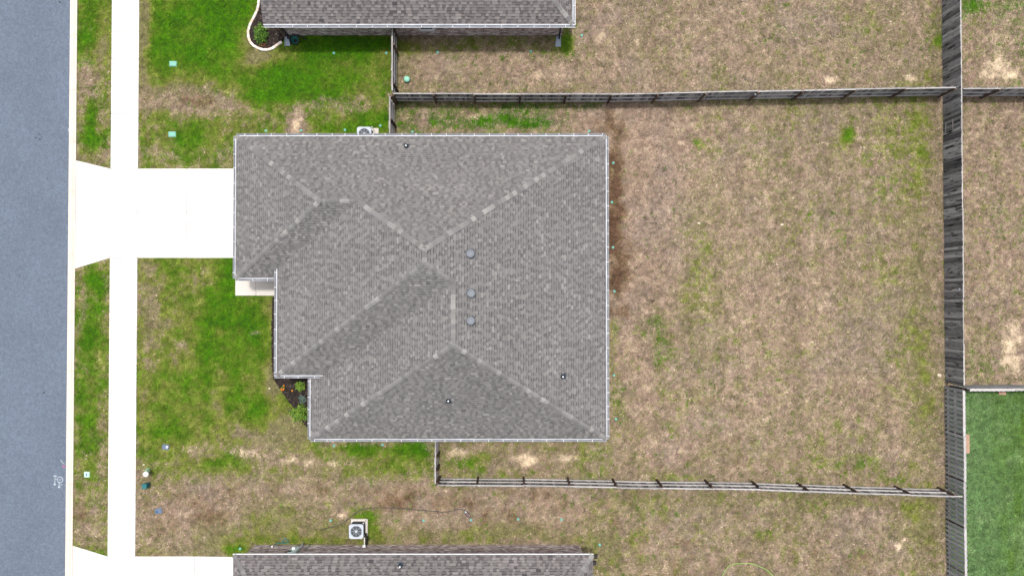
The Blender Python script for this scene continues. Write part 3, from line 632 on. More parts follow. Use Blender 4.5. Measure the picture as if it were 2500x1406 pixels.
for (p, q, nn) in ((NW, NE, Y_), (NE, SE, X_), (SE, SW3, -Y_), (SW3, b1, -X_), (SW2, vB, -Y_), (vA, SW2, -X_), (SW1, a1, -Y_), (NW, SW1, -X_)):
    d = (q - p); m = MB(); c = (p + q) / 2 - nn * 0.02
    dims = (d.length - 0.05, 0.022, 0.18) if abs(nn.y) > 0.5 else (0.022, d.length - 0.05, 0.18)
    m.box((c.x, c.y, c.z - 0.10), dims); put('fascia', m, M['white'], house)
m = MB(); m.add([(XW1 + .03, YN - .03, ZE - .2), (XE - .03, YN - .03, ZE - .2), (XE - .03, YS + .03, ZE - .2), (XW3 + .03, YS + .03, ZE - .2), (XW3 + .03, YS2 + .4, ZE - .2), (XW2 + .43, YS2 + .4, ZE - .2), (XW2 + .43, YS1 + .03, ZE - .2), (XW1 + .03, YS1 + .03, ZE - .2)], [(0, 1, 2, 3, 4, 5, 6, 7)])
put('soffit', m, M['soffit'], house)
o = 0.45
wp = [(XW1 + o, YN - o), (XW1 + o, YS1 + o), (XW2 + o, YS1 + o), (XW2 + o, YS2 + o), (XW3 + o, YS2 + o), (XW3 + o, YS + o), (XE - o, YS + o), (XE - o, YN - o)]
m = MB(); m.add([(x, y, z) for z in (0, ZE - .21) for x, y in wp], [(i, (i + 1) % 8, 8 + (i + 1) % 8, 8 + i) for i in range(8)]); put('wall', m, M['brickflat'], house)
m = MB()
for k in range(4): m.bbox((XW1 + o - 0.03, (ya + yb) / 2, 0.3 + 0.53 * k), (0.06, 4.7, 0.52))
put('garage_door', m, M['door'], house)
m = MB(); m.box((XW2 + o - 0.03, 0.3, 1.07), (0.07, 1.0, 2.05)); put('front_door', m, M['brown_trim'], house)
# turbine style roof vents
for (px, py) in ((1148, 619), (1150, 716), (1149, 783)):
    p = at_plane((pE[0], pE[1], pE[2] + 0.22), px, py); zs = pE[0] * p.x + pE[2]
    v = link('roof_vent', None, house, loc=(p.x, p.y, zs)); v.empty_display_size = 0.1
    m = MB(); m.add([(-.18, -.18, .0867 + .02), (.18, -.18, -.0867 + .02), (.18, .18, -.0867 + .02), (-.18, .18, .0867 + .02)], [(0, 1, 2, 3)]); put('flange', m, M['boot'], v)
    m = MB(); m.lathe([(0.15, -0.1), (0.15, 0.12)], 20); put('neck', m, M['dark'], v)
    m = MB(); m.lathe([(0.205, 0.10), (0.21, 0.16), (0.20, 0.19), (0.165, 0.215), (0.12, 0.225), (0.115, 0.218), (0.06, 0.222), (0.0, 0.224)], 24); put('hood', m, M['metal_grey'], v)
    f = MB()
    for k in range(24):
        a = 2 * math.pi * k / 24; f.box((0, 0, 0), (0.02, 0.012, 0.12), M=Matrix.Translation((0.213 * math.cos(a), 0.213 * math.sin(a), 0.11)) @ Matrix.Rotation(a, 4, 'Z'))
    put('louvre_ring', f, M['boot'], v)
for (px, py, pl) in ((992, 357, pN), (1374, 919, pE), (1095, 978, pS)):
    p = at_plane((pl[0], pl[1], pl[2] + 0.1), px, py); boot_vent(house, Vector((p.x, p.y, pl[0] * p.x + pl[1] * p.y + pl[2])), pl)

# ================================================================ upper neighbour
hn = thing('house', (0, 0, 0), label='neighbour house cut by the top edge, brown brick wall under grey roof', cat='house')
Y0, XL, XR = 14.42, -13.03, 3.20
qS = plane_y(0.48, Y0, ZE); qE = plane_x(-0.52, XR, ZE); qN = plane_y(-0.48, Y0 + 13.0, ZE)
n1 = Vector((XL, Y0, ZE)); n2 = Vector((XR, Y0, ZE)); n3 = meet(qS, qE, qN); n4 = Vector((XL, Y0 + 6.5, ZE + 0.48 * 6.5)); n5 = Vector((XR, Y0 + 13, ZE)); n6 = Vector((XL, Y0 + 13, ZE))
faces2 = [([n1, n2, n3, n4], qS), ([n2, n5, n3], qE), ([n5, n6, n4, n3], qN)]
roof2 = deck([f for f, _ in faces2], hn, ZE); out = ([], [])
for poly, pl in faces2: shingle_plane(out, poly, pl, 1.5, .05)
finish_shingles(out, roof2, 'shingle_dark'); caps(roof2, n2, n3, qS, qE); caps(roof2, n5, n3, qE, qN); caps(roof2, n4, n3, qS, qN)
gutter(hn, n1 + X_ * 0.0, n2 + X_ * 0.12, (0, -1, 0), 0.85, 0.7, 'gutter'); gutter(hn, n2, n5, (1, 0, 0), 0.85, 0.2, 'gutter')
for (c, d) in (((( XL + XR) / 2, Y0 + .02, ZE - .1), (XR - XL - .05, .022, .18)), ((XR - .02, Y0 + 6.5, ZE - .1), (.022, 12.9, .18))):
    m = MB(); m.box(c, d); put('fascia', m, M['white'], hn)
m = MB(); m.prism([(XL + .03, Y0 + .03), (XR - .03, Y0 + .03), (XR - .03, Y0 + 12.9), (XL + .03, Y0 + 12.9)], ZE - .22, ZE - .2); put('soffit', m, M['soffit'], hn)
wl_, wr_, wy = -12.62, 2.78, 14.78
ws = (at(1030, 75).x - wl_, at(1064, 75).x - wl_)
brick_wall(hn, (wl_, wy), (wr_, wy), ZE - .22, (0, -1), holes=[(ws[0], ws[1], 0.95, 2.30)])
plain_wall(hn, (wr_, wy + .102), (wr_, wy + 12), ZE - .22); plain_wall(hn, (wl_, wy + 12), (wl_, wy + .102), ZE - .22)
m = MB(); m.add([(wl_, Y0 + .3, ZE - .2), (wl_, Y0 + 12.7, ZE - .2), (wl_, Y0 + 6.5, ZE + 2.95)], [(2, 1, 0)]); put('gable', m, M['soffit'], hn)
wx = wl_ + (ws[0] + ws[1]) / 2; ww = ws[1] - ws[0]
win = link('window', None, hn, loc=(wx, wy, 0.95)); win.empty_display_size = .2
m = MB(); m.box((0, -0.005, .675), (ww - .1, .02, 1.25)); put('pane', m, M['glass'], win)
m = MB()
for (c, d) in (((0, -.02, .03), (ww, .06, .06)), ((0, -.02, 1.32), (ww, .06, .06)), ((-ww / 2 + .03, -.02, .675), (.06, .06, 1.23)), ((ww / 2 - .03, -.02, .675), (.06, .06, 1.23)), ((0, -.018, .675), (ww - .12, .05, .04))): m.box(c, d)
put('frame', m, M['white'], win)
m = MB(); k = 0
while k * 0.075 < ww: m.box((-ww / 2 + .03 + k * .075, -.035, -.06), (.062, .10, .12)); k += 1
put('sill', m, M['mortar'], win)
def downspout(hs, a, z1, mat, ex=(0, -0.03)):
    m = MB(); m.box((a[0], a[1], z1 / 2 + .1), (.08, .06, z1 - .2)); m.box((a[0] + ex[0], a[1] + ex[1] - .06, .12), (.08, .2, .06)); return put('downspout', m, mat, hs)
downspout(hn, (wl_ + .15, wy - .06), 2.5, M['black']); downspout(hn, (wr_ - .15, wy - .06), 2.5, M['black'])
m = MB(); m.box((wl_ - .02, wy - .05, 1.24), (.07, .08, 2.48)); put('corner_board', m, M['brown_trim'], hn)

# ================================================================ lower neighbour
hs = thing('house', (0, 0, 0), label='neighbour house cut by the bottom edge, grey roof with thin white drip edge', cat='house')
Yb, XL2, XR2 = -13.15, -14.45, 4.20
rN = plane_y(-0.5, Yb, ZE); rW = plane_x(0.62, XL2, ZE); rE = plane_x(-0.62, XR2, ZE); rS = plane_y(0.5, Yb - 14, ZE)
s1 = Vector((XL2, Yb, ZE)); s2 = Vector((XR2, Yb, ZE)); s3 = Vector((XR2, Yb - 14, ZE)); s4 = Vector((XL2, Yb - 14, ZE)); t1 = meet(rN, rW, rS); t2 = meet(rN, rE, rS)
faces3 = [([s2, s1, t1, t2], rN), ([s1, s4, t1], rW), ([s3, s2, t2], rE), ([s4, s3, t2, t1], rS)]
roof3 = deck([f for f, _ in faces3], hs, ZE); out = ([], [])
for poly, pl in faces3: shingle_plane(out, poly, pl, 1.5, .05)
finish_shingles(out, roof3, 'shingle_dark')
for lo, hi, A, B in ((s1, t1, rN, rW), (s2, t2, rN, rE), (s4, t1, rW, rS), (s3, t2, rE, rS), (t1, t2, rN, rS)): caps(roof3, lo, hi, A, B)
m = MB(); m.box(((XL2 + XR2) / 2, Yb + .01, ZE - .005), (XR2 - XL2 + .04, .05, .03)); put('drip_edge', m, M['white'], hs)
m = MB(); m.box(((XL2 + XR2) / 2, Yb - .02, ZE - .12), (XR2 - XL2 - .03, .025, .18)); put('fascia', m, M['soffit'], hs)
m = MB(); m.prism([(XL2 + .03, Yb - .03), (XR2 - .03, Yb - .03), (XR2 - .03, Yb - 13.9), (XL2 + .03, Yb - 13.9)], ZE - .24, ZE - .22); put('soffit', m, M['soffit'], hs)
bl_, br_, by = -14.2, 3.77, -13.48
brick_wall(hs, (br_, by), (bl_, by), ZE - .24, (0, 1))
plain_wall(hs, (bl_, by - .102), (bl_, by - 12), ZE - .24); plain_wall(hs, (br_, by - 12), (br_, by - .102), ZE - .24)
p = at_plane((rN[0], rN[1], rN[2] + .1), 977, 1381); boot_vent(hs, Vector((p.x, p.y, rN[1] * p.y + rN[2])), rN)
def wall_z(py):            # height on the brick face seen at this photo row
    lo, hi = 0.0, 2.6
    for _ in range(30):
        mid = (lo + hi) / 2
        if at(900, py, mid).y > by: lo = mid
        else: hi = mid
    return lo
mp_ = link('electric_meter', None, hs, loc=(at(722, 1340, 1.0).x, by + .02, 0)); mp_.empty_display_size = .2
m = MB(); m.bbox((0, .09, 1.35), (.42, .16, .95), .01); put('cabinet', m, M['panel'], mp_)
m = MB(); m.lathe([(.09, 0), (.09, .07), (.075, .10), (.0, .11)], 18, M=Matrix.Translation((-.02, .17, 1.35)) @ Matrix.Rotation(-math.pi / 2, 4, 'X')); put('meter', m, M['pvc'], mp_)
m = MB(); m.box((-.12, .185, 1.72), (.14, .03, .16)); put('display', m, M['black'], mp_)
m = MB(); m.tube([(.17, .07, .9), (.17, .07, .4), (.2, .10, .05)], .045, 8); put('conduit', m, M['metal_light'], mp_)
for (px, py, w, mat) in ((750, 1337, .22, 'white'), (781, 1341, .26, 'tan_box'), (861, 1337, .12, 'box_grey'), (896, 1336, .14, 'metal_light'), (968, 1332, .18, 'white'), (825, 1328, .06, 'pvc')):
    z = wall_z(py); m = MB(); m.bbox((at(px, py, z).x, by + .06, z), (w, .09, w * 0.9), .01); put('wall_box', m, M[mat], hs)
m = MB(); x = at(758, 1330).x; m.tube([(x - .05, by + .05, .75), (x, by + .05, .5), (x + .03, by + .09, .1)], .02, 6); put('cable', m, M['hose_green'], hs)
m = MB(); x = at(672, 1330).x; m.tube([(x, by, .55), (x, by + .1, .55), (x, by + .12, .48)], .025, 8); m.lathe([(.05, 0), (.05, .02)], 10, c=(x, by + .09, .6)); put('hose_bib', m, M['pvc'], hs)
for (px, py) in ((1455, 1358), (1452, 1374)):
    q = at(px, py, 2.45); m = MB(); m.bbox((0, 0, 0), (.16, .22, .14), .02); m.box((-.10, 0, .05), (.12, .05, .05)); put('floodlight', m, M['black'], hs, loc=(q.x, q.y, 2.42), rz=random.uniform(-.3, .3))

# ================================================================ fences
FH = 1.83
_fm = {}
def board_mesh(h, w, ear=True, mat='board'):
    k = (round(h, 3), w, ear, mat)
    if k not in _fm:
        m = MB(); t = .016; e = .022 if ear else 0
        pts = [(-w / 2, 0.03), (w / 2, 0.03), (w / 2, h - e), (w / 2 - e, h), (-w / 2 + e, h), (-w / 2, h - e)]
        vs = [(x, -t / 2, z) for x, z in pts] + [(x, t / 2, z) for x, z in pts]; n = 6
        m.add(vs, [(0, 1, 2, 3, 4, 5), (11, 10, 9, 8, 7, 6)] + [(i, i + n, (i + 1) % n + n, (i + 1) % n) for i in range(n)])
        _fm[k] = m.mesh('board', M[mat])
    return _fm[k]
def unit(name, dims, mat):
    k = (name, dims)
    if k not in _fm: m = MB(); m.box((0, 0, 0), dims); _fm[k] = m.mesh(name, mat)
    return _fm[k]
def fence(pts, posts, side, label, style='solid', H=FH, top='top', pitch=.1425, group=None, extra_start=True):
    """pts: plan polyline. side=+1: boards stand on the left of the walking direction, rails and posts on the right.
       posts: arc positions. shadowbox: boards alternate on both sides with gaps."""
    pts = [Vector((p[0], p[1])) for p in pts]; seg = [(pts[i + 1] - pts[i]).length for i in range(len(pts) - 1)]; tot = sum(seg)
    root = thing('fence', (pts[0].x, pts[0].y, 0), label=label, cat='fence', group=group)
    def pos(s):
        s = min(max(s, 0), tot - 1e-6); i = 0
        while s > seg[i] and i < len(seg) - 1: s -= seg[i]; i += 1
        d = (pts[i + 1] - pts[i]).normalized(); p = pts[i] + d * s; return p, d, Vector((-d.y, d.x))
    wob = lambda s: .018 * math.sin(s * .8 + pts[0].x) + .012 * math.sin(s * 2.1 + 1)
    def place(nm, me, s, off, z, extra=0.0):
        p, d, nn = pos(s); q = p + nn * (off * side + wob(s) * .6) - pts[0]
        o = link(nm, me, root, loc=(q.x, q.y, z), rz=math.atan2(d.y, d.x) + extra); return o
    if style == 'solid':
        n = int(tot / pitch)
        for i in range(n):
            h = H + random.choice((-.02, -.01, 0, 0, .01)) + .015 * math.sin(i * .13)
            o = place('board', board_mesh(round(h, 2), .139), (i + .5) * pitch, .0 + random.uniform(-.003, .003), 0, random.uniform(-.012, .012)); o.rotation_euler.x = random.uniform(-.006, .006)
    else:
        n = int(tot / pitch)
        for i in range(n):
            h = round(H + random.choice((-.02, 0, 0, .01)), 2)
            place('board', board_mesh(h, .139, True, 'board_new'), (i + .5) * pitch, .068, 0); place('board', board_mesh(h, .139, True, 'board_new'), (i + 1.0) * pitch, -.068, 0)
    ps = list(posts)
    cut = sorted(set([0.0] + ps + [tot]))
    ro = -.037 if style == 'solid' else 0.0
    for i in range(len(cut) - 1):
        if cut[i + 1] - cut[i] < .25: continue
        L_ = cut[i + 1] - cut[i] - .012
        for z in (.28, .98, H - .07):
            m = unit('rail', (round(L_, 2), .058 if style == 'solid' else .115, .085), M[('rail' if z < 1.5 else top) if style == 'solid' else 'rail'])
            o = place('rail', m, (cut[i] + cut[i + 1]) / 2, ro, z + random.uniform(-.012, .012))
    for s in ps:
        m = unit('post', (.092, .092, H - .06), M['post']); place('post', m, s, -.10 if style == 'solid' else 0.0, (H - .06) / 2)
    return root
def arcs(pts, pxs, row):     # posts seen at these photo columns
    out = []
    for px in pxs:
        x = at(px, row, 0.9).x; out.append(x)
    return out
f1 = [(-6.46, 11.08), (5.47, 11.06), (14.66, 11.24), (23.93, 11.43)]
fence(f1, [.10] + [x + 6.46 for x in arcs(f1, (1062, 1159, 1269, 1379, 1488, 1599, 1714, 1840, 1947, 2072, 2192), 235)] + [30.2], 1,
      'long weathered board fence between central yard and the upper neighbour, rails facing down')
f2 = [(-4.08, -9.82), (.56, -9.85), (7.6, -9.98), (13.03, -10.06), (18.45, -10.27), (23.9, -10.42)]
fence(f2, [.12] + [x + 4.08 for x in arcs(f2, (1166, 1279, 1388, 1500, 1610, 1730, 1846, 1960, 2076, 2203), 1178)] + [27.6], -1,
      'long weathered board fence between central yard and the lower neighbour, rails facing up')
fence([(24.0, 22.0), (24.0, -4.62)], [.1 + 2.42 * k for k in range(11)] + [26.5], -1, 'dark solid board fence along the back of the yards, upper stretch')
fence([(24.02, -4.68), (24.05, -19.0)], [.1 + 2.42 * k for k in range(6)], -1, 'shadowbox fence with gapped boards on both sides, lower back stretch', style='shadowbox', pitch=.245)
fence([(24.12, 11.36), (34.5, 11.38)], [2.0, 4.4, 6.8, 9.2], 1, 'grey board fence between the two yards at the top right')
fence([(24.14, -4.74), (34.5, -4.74)], [.2, 2.6, 5.0, 7.4, 9.8], 1, 'board fence along the top of the fresh sod yard', style='shadowbox', pitch=.245)
gN0 = 14.70; gx0 = at(955, 150, FH).x; gx1 = at(953, 290, FH).x
fence([(gx0, gN0), (gx0, 11.22)], [.1, 1.0, 3.1], -1, 'short board fence between the upper house wall and the long fence')
fence([(gx1 - .08, 11.02), (gx1 - .08, 8.2)], [.1, 1.35, 2.7], -1, 'short board fence running under the eave beside the upper air conditioner')
gx2 = at(1061, 1130, FH).x
fence([(gx2, -6.85), (gx2, -9.8)], [.1, 1.5, 2.2, 2.85], -1, 'short board fence below the central house closing the lower side yard')

# ================================================================ vegetation and beds
def leaf_ball(name, parent, c, rad, n, cols, size, seed, mat='leaf'):
    r = np.random.default_rng(seed)
    d = r.normal(size=(n, 3)); d /= np.linalg.norm(d, axis=1)[:, None]; d[:, 2] = np.abs(d[:, 2]) * 1.0 - .15
    lob = 1 + .28 * np.sin(d[:, 0] * 5 + seed) * np.cos(d[:, 1] * 6 + seed * 2) + .12 * r.normal(size=n)
    rr = (r.random(n) ** .45) * lob
    Pc = d * rr[:, None] * np.array(rad)
    a = r.normal(size=(n, 3)); a[:, 2] *= .45; a /= np.linalg.norm(a, axis=1)[:, None]
    b = r.normal(size=(n, 3)); b[:, 2] *= .5; b -= a * (a * b).sum(1)[:, None]; b /= np.linalg.norm(b, axis=1)[:, None]
    sz = size * (0.6 + .8 * r.random(n)); sz = sz[:, None]
    V = np.stack([Pc - a * sz, Pc + b * sz * .45, Pc + a * sz, Pc - b * sz * .45], 1).reshape(-1, 3)
    ci = np.array(cols)[r.integers(0, len(cols), n)] * (0.75 + .5 * r.random(n))[:, None]
    me = np_mesh(name, V, np.arange(4 * n).reshape(-1, 4), M[mat], np.repeat(ci, 4, 0), 'col', True)
    return link(name, me, parent, loc=c)
def shrub(px, py, rad, n, cols, size, label, seed, z=0.0, nm='shrub'):
    p = at(px, py, rad[2] * .5); o = thing(nm, (p.x, p.y, z), label=label, cat='shrub')
    leaf_ball('foliage', o, (0, 0, rad[2] * .45), rad, n, cols, size, seed)
    m = MB(); r = random.Random(seed)
    for k in range(7):
        a = r.uniform(0, 6.28); q = r.uniform(.3, .8); m.tube([(0, 0, 0), (rad[0] * q * .4 * math.cos(a), rad[1] * q * .4 * math.sin(a), rad[2] * .5), (rad[0] * q * math.cos(a), rad[1] * q * math.sin(a), rad[2] * 1.0)], [.014, .010, .004], 5)
    put('stem', m, M['twig'], o); return o
gr1, gr2, gr3, gr4 = (.045, .13, .012), (.09, .20, .02), (.16, .26, .03), (.02, .075, .010)
def chips(poly, n, name, seed, holes=()):
    """bark chips scattered in a polygon"""
    r = random.Random(seed); xs = [p[0] for p in poly]; ys = [p[1] for p in poly]; V = []; T = []
    def inside(x, y):
        c = False
        for i in range(len(poly)):
            (x0, y0), (x1, y1) = poly[i], poly[i - 1]
            if (y0 > y) != (y1 > y) and x < (x1 - x0) * (y - y0) / (y1 - y0) + x0: c = not c
        return c
    k = 0
    while k < n:
        x, y = r.uniform(min(xs), max(xs)), r.uniform(min(ys), max(ys)); k += 1
        if not inside(x, y): continue
        a = r.uniform(0, 6.28); L_, W_ = r.uniform(.025, .07), r.uniform(.008, .02); z = .045 + r.uniform(0, .02); t = r.random() ** 1.6; tz = r.uniform(-.015, .015)
        ca, sa = math.cos(a), math.sin(a)
        for (p, q, h) in ((-L_, -W_, 0), (L_, -W_, tz), (L_, W_, tz), (-L_, W_, .004)): V.append((x + p * ca - q * sa, y + p * sa + q * ca, z + h)); T.append(t)
    V = np.array(V); return link(name, np_mesh(name, V, np.arange(len(V)).reshape(-1, 4), M['chip'], np.array(T)))
def bed(poly, label, n, seed):
    m = MB(); m.prism(poly, -.05, .045); b = tag(put('mulch_bed', m, M['mulch']), label, 'mulch', kind='structure')
    c = chips(poly, n, 'bark_chips', seed); c.parent = b; c['kind'] = 'stuff'; return b
# upper bed with block edging
ep = [(633, -28), (634, -12), (633, 2), (632, 14), (629, 27), (623, 40), (616, 53), (610, 66), (607, 79), (608, 92), (612, 104), (620, 113), (631, 119), (643, 123), (655, 123), (667, 119), (678, 111), (687, 105)]
EP = [P2(*p) for p in ep]
bed(EP + [(at(697, 90).x, at(697, 90).y), (-12.5, 14.7), (-12.5, 17.4)], 'dark mulch bed inside the white block edging', 9000, 3)
edge = thing('landscape_edging', (EP[0][0], EP[0][1], 0), label='curved row of white edging blocks around the mulch bed', cat='edging')
bmesh_ = MB(); bmesh_.bbox((0, 0, .05), (.215, .135, .14), .012); bme = bmesh_.mesh('block', M['block'])
EV = [Vector(p) for p in EP]; acc = 0; i = 0; want = .12
tot = sum((EV[k + 1] - EV[k]).length for k in range(len(EV) - 1)); s = .11
def along(s):
    for k in range(len(EV) - 1):
        L_ = (EV[k + 1] - EV[k]).length
        if s <= L_: d = (EV[k + 1] - EV[k]).normalized(); return EV[k] + d * s, d
        s -= L_
    return EV[-1], (EV[-1] - EV[-2]).normalized()
while s < tot:
    p, d = along(s); p2, d2 = along(min(s + .05, tot)); q, d3 = along(max(s - .05, 0)); dd = (p2 - q).normalized()
    link('block', bme, edge, loc=(p.x - EP[0][0], p.y - EP[0][1], random.uniform(-.008, .008)), rz=math.atan2(dd.y, dd.x) + random.uniform(-.03, .03)); s += .226
shrub(637, 84, (.36, .5, .55), 1500, [gr1, gr2, gr2, gr3, gr4], .045, 'leafy green shrub in the white edged mulch bed', 5)
shrub(643, 111, (.20, .15, .22), 200, [(.14, .05, .02), (.2, .08, .03), (.07, .04, .02)], .035, 'small rusty brown plant at the foot of the shrub', 6)
# bed in front of the central house
bp_ = [P2(666, 724), P2(664, 800), P2(664, 880), P2(668, 924), P2(690, 958), P2(718, 996), P2(740, 1030), P2(752, 1046), (-10.0, at(752, 1046).y), (-10.0, -3.2), (-11.7, -3.2), (-11.7, at(666, 724).y)]
bed(bp_, 'dark mulch bed in the corner of the central house', 12000, 8)
shrub(733, 942, (.25, .25, .34), 420, [gr2, gr3, (.22, .34, .03)], .055, 'small bright green shrub near the gutter corner', 11)
shrub(738, 974, (.2, .26, .22), 380, [(.10, .16, .13), (.07, .12, .10), (.14, .2, .17)], .03, 'small blue grey shrub in the corner bed', 12)
shrub(731, 1008, (.50, .42, .45), 1300, [gr1, gr2, gr3, gr3, (.2, .30, .03)], .05, 'wide yellow green shrub at the lower end of the corner bed', 13)
shrub(710, 1000, (.25, .16, .12), 250, [(.10, .12, .02), (.15, .16, .04)], .04, 'low olive groundcover at the edge of the corner bed', 14)
fl = thing('flower', tuple(at(691, 947)), label='cluster of orange flowers in the corner mulch bed', cat='flower')
for k, (px, py) in enumerate(((693, 941), (693, 948), (692, 951), (687, 949), (688, 952))):
    q = at(px, py, .15) - at(691, 947); m = MB(); m.lathe([(.0, .0), (.045, .015), (.05, .03), (.02, .04)], 8); put('bloom', m, M['orange'], fl, loc=(q.x, q.y, .14 + .02 * (k % 2)))
leaf_ball('leaves', fl, (0, 0, .06), (.13, .15, .1), 90, [gr1, gr2], .03, 15)
f2_ = thing('flower', tuple(at(715, 953)), label='single orange flower alone on the dark mulch', cat='flower')
m = MB(); m.lathe([(.0, .0), (.05, .015), (.055, .03), (.02, .04)], 8); put('bloom', m, M['orange'], f2_, loc=(0, 0, .12)); leaf_ball('leaves', f2_, (0, 0, .05), (.06, .06, .06), 24, [gr1, gr2], .025, 16)

# ================================================================ air conditioners
def condenser(px, py, label, detail_rz):
    z = .80; p = at(px, py, z); o = thing('air_conditioner', (p.x, p.y, 0), label=label, cat='air conditioner')
    m = MB(); m.bbox((.03, .02, .04), (.92, .92, .10), .01); put('pad', m, M['walk'], o)
    def ring(h, z0, z1, r):
        q = []
        for cx, cy, a0 in ((h - r, h - r, 0), (-h + r, h - r, 90), (-h + r, -h + r, 180), (h - r, -h + r, 270)):
            for k in range(5): a = math.radians(a0 + 22.5 * k); q.append((cx + r * math.cos(a), cy + r * math.sin(a)))
        return q
    b = ring(.36, 0, 0, .1); m = MB(); m.prism(b, .09, .74); put('coil', m, M['coil'], o)
    g = MB()
    for k in range(12): zz = .14 + k * .05; g.add([(x * 1.012, y * 1.012, zz) for x, y in b] + [(x * 1.012, y * 1.012, zz + .012) for x, y in b], [(i, (i + 1) % 20, 20 + (i + 1) % 20, 20 + i) for i in range(20)])
    put('louvre', g, M['dark'], o)
    t = ring(.395, 0, 0, .11); n = 40; vs = []; fs = []
    outer = []
    for i in range(n):
        a = 2 * math.pi * i / n; dx, dy = math.cos(a), math.sin(a)
        k = .395 / max(abs(dx), abs(dy)); ex, ey = dx * k, dy * k
        if abs(abs(ex) - abs(ey)) < .11 * 2 and min(abs(ex), abs(ey)) > .285:
            cx, cy = math.copysign(.285, ex), math.copysign(.285, ey); bq = (dx * cx + dy * cy); cc = cx * cx + cy * cy - .11 ** 2; k = bq + math.sqrt(max(bq * bq - cc, 0)); ex, ey = dx * k, dy * k
        outer.append((ex, ey))
    for zz, pts in ((.72, outer), (.80, outer), (.815, [(x * .97, y * .97) for x, y in outer]), (.80, [(.305 * math.cos(2 * math.pi * i / n), .305 * math.sin(2 * math.pi * i / n)) for i in range(n)]), (.70, [(.30 * math.cos(2 * math.pi * i / n), .30 * math.sin(2 * math.pi * i / n)) for i in range(n)])):
        vs += [(x, y, zz) for x, y in pts]
    for k in range(4):
        for i in range(n): j = (i + 1) % n; fs.append((k * n + i, k * n + j, (k + 1) * n + j, (k + 1) * n + i))
    m = MB(); m.add(vs, fs); put('top_cover', m, M['metal_light'], o)
    m = MB(); m.lathe([(.30, .0), (.0, .001)], 24, c=(0, 0, .60)); put('fan_well', m, M['coil'], o)
    fan = MB()
    for k in range(3):
        a = k * 2.094 + .6 + detail_rz; R_ = Matrix.Rotation(a, 4, 'Z'); fan.add([(.05, -.05, .66), (.27, -.13, .64), (.29, .05, .70), (.06, .04, .68)], [(0, 1, 2, 3), (3, 2, 1, 0)], M=R_)
    put('fan', fan, M['metal_grey'], o)
    m = MB(); m.lathe([(.075, .70), (.08, .79), (.06, .815), (0, .82)], 16); put('hub', m, M['metal_light'], o)
    for k in range(8):
        a = k * math.pi / 4; m = MB(); m.box((.19, 0, .795), (.24, .012, .012), M=Matrix.Rotation(a, 4, 'Z')); put('grille_bar', m, M['metal_light'], o)
    for k in range(3):
        r_ = .13 + .07 * k; m = MB(); m.tube([(r_ * math.cos(2 * math.pi * i / 24), r_ * math.sin(2 * math.pi * i / 24), .79) for i in range(25)], .003, 4); put('grille_ring', m, M['metal_grey'], o)
    return o
ac1 = condenser(869.5, 1297, 'grey air conditioner on a slab beside the lower house', 0.0)
m = MB(); m.tube([(.40, .44, .1), (.40, .44, .9), (.40, .52, .92)], .018, 6); put('pipe', m, M['pvc'], ac1)
m = MB(); m.tube([(.42, -.25, .30), (.47, -.40, .40), (.50, -.55, .35), (.47, -.75, .30), (.44, by + .02 - ac1.location.y, .35)], .05, 7); put('line_set', m, M['black'], ac1)
m = MB(); m.tube([(.38, -.42, .42), (.38, -.7, .42), (.38, by + .08 - ac1.location.y, .42)], .022, 6); m.bbox((.37, by + .07 - ac1.location.y, .42), (.16, .12, .2), .02); put('disconnect', m, M['pvc'], ac1)
ac2 = condenser(889, 327.5, 'air conditioner half hidden under the upper gutter of the central house', 1.0)
m = MB(); m.bbox((.52, .02, .05), (.30, .9, .11), .01); put('side_pad', m, M['walk'], ac2)
m = MB(); m.tube([(.42, .36, .1), (.42, .36, .75), (.42, .42, .78)], .02, 6); put('pipe', m, M['pvc'], ac2)

# ================================================================ small things on the ground
def lid(px, py, sx, sy, mat, label, name, rz=0, ring=None, hole=None, cat='utility lid'):
    p = at(px, py, .04); o = thing(name, (p.x, p.y, 0), rz, label=label, cat=cat)
    m = MB(); m.bbox((0, 0, .02), (sx, sy, .07), .015); put('cover', m, M[mat], o)
    m = MB(); m.box((0, 0, -.005), (sx + .05, sy + .05, .06)); put('collar', m, M[mat], o)
    if ring: m = MB(); m.lathe([(.065, .055), (.065, .065), (.038, .065), (.038, .055)], 18, c=(ring[0], ring[1], 0), cap=False); put('ring', m, M['pvc'], o)
    if hole: m = MB(); m.lathe([(hole[2], .05), (hole[2], .062), (0, .064)], 16, c=(hole[0], hole[1], 0)); put('port', m, M[hole[3]], o)
    return o
lid(422, 156, .36, .24, 'mint', 'mint green rectangular utility lid in the lush upper lawn', 'valve_box')
lid(420, 328, .36, .24, 'mint', 'mint green rectangular utility lid left of the central house', 'valve_box')
lid(211.5, 1158, .25, .26, 'mint_pale', 'pale mint square lid in the grass strip by the kerb', 'valve_box', hole=(0, 0, .045, 'blue_dot'))
lid(404, 1091, .32, .24, 'box_grey', 'grey meter lid with a white ring', 'meter_box', rz=-.15, ring=(.09, .02))
lid(387, 1247, .34, .24, 'box_grey', 'grey meter lid with a dark round port', 'meter_box', rz=.12, hole=(-.09, -.03, .055, 'blue_dot'))
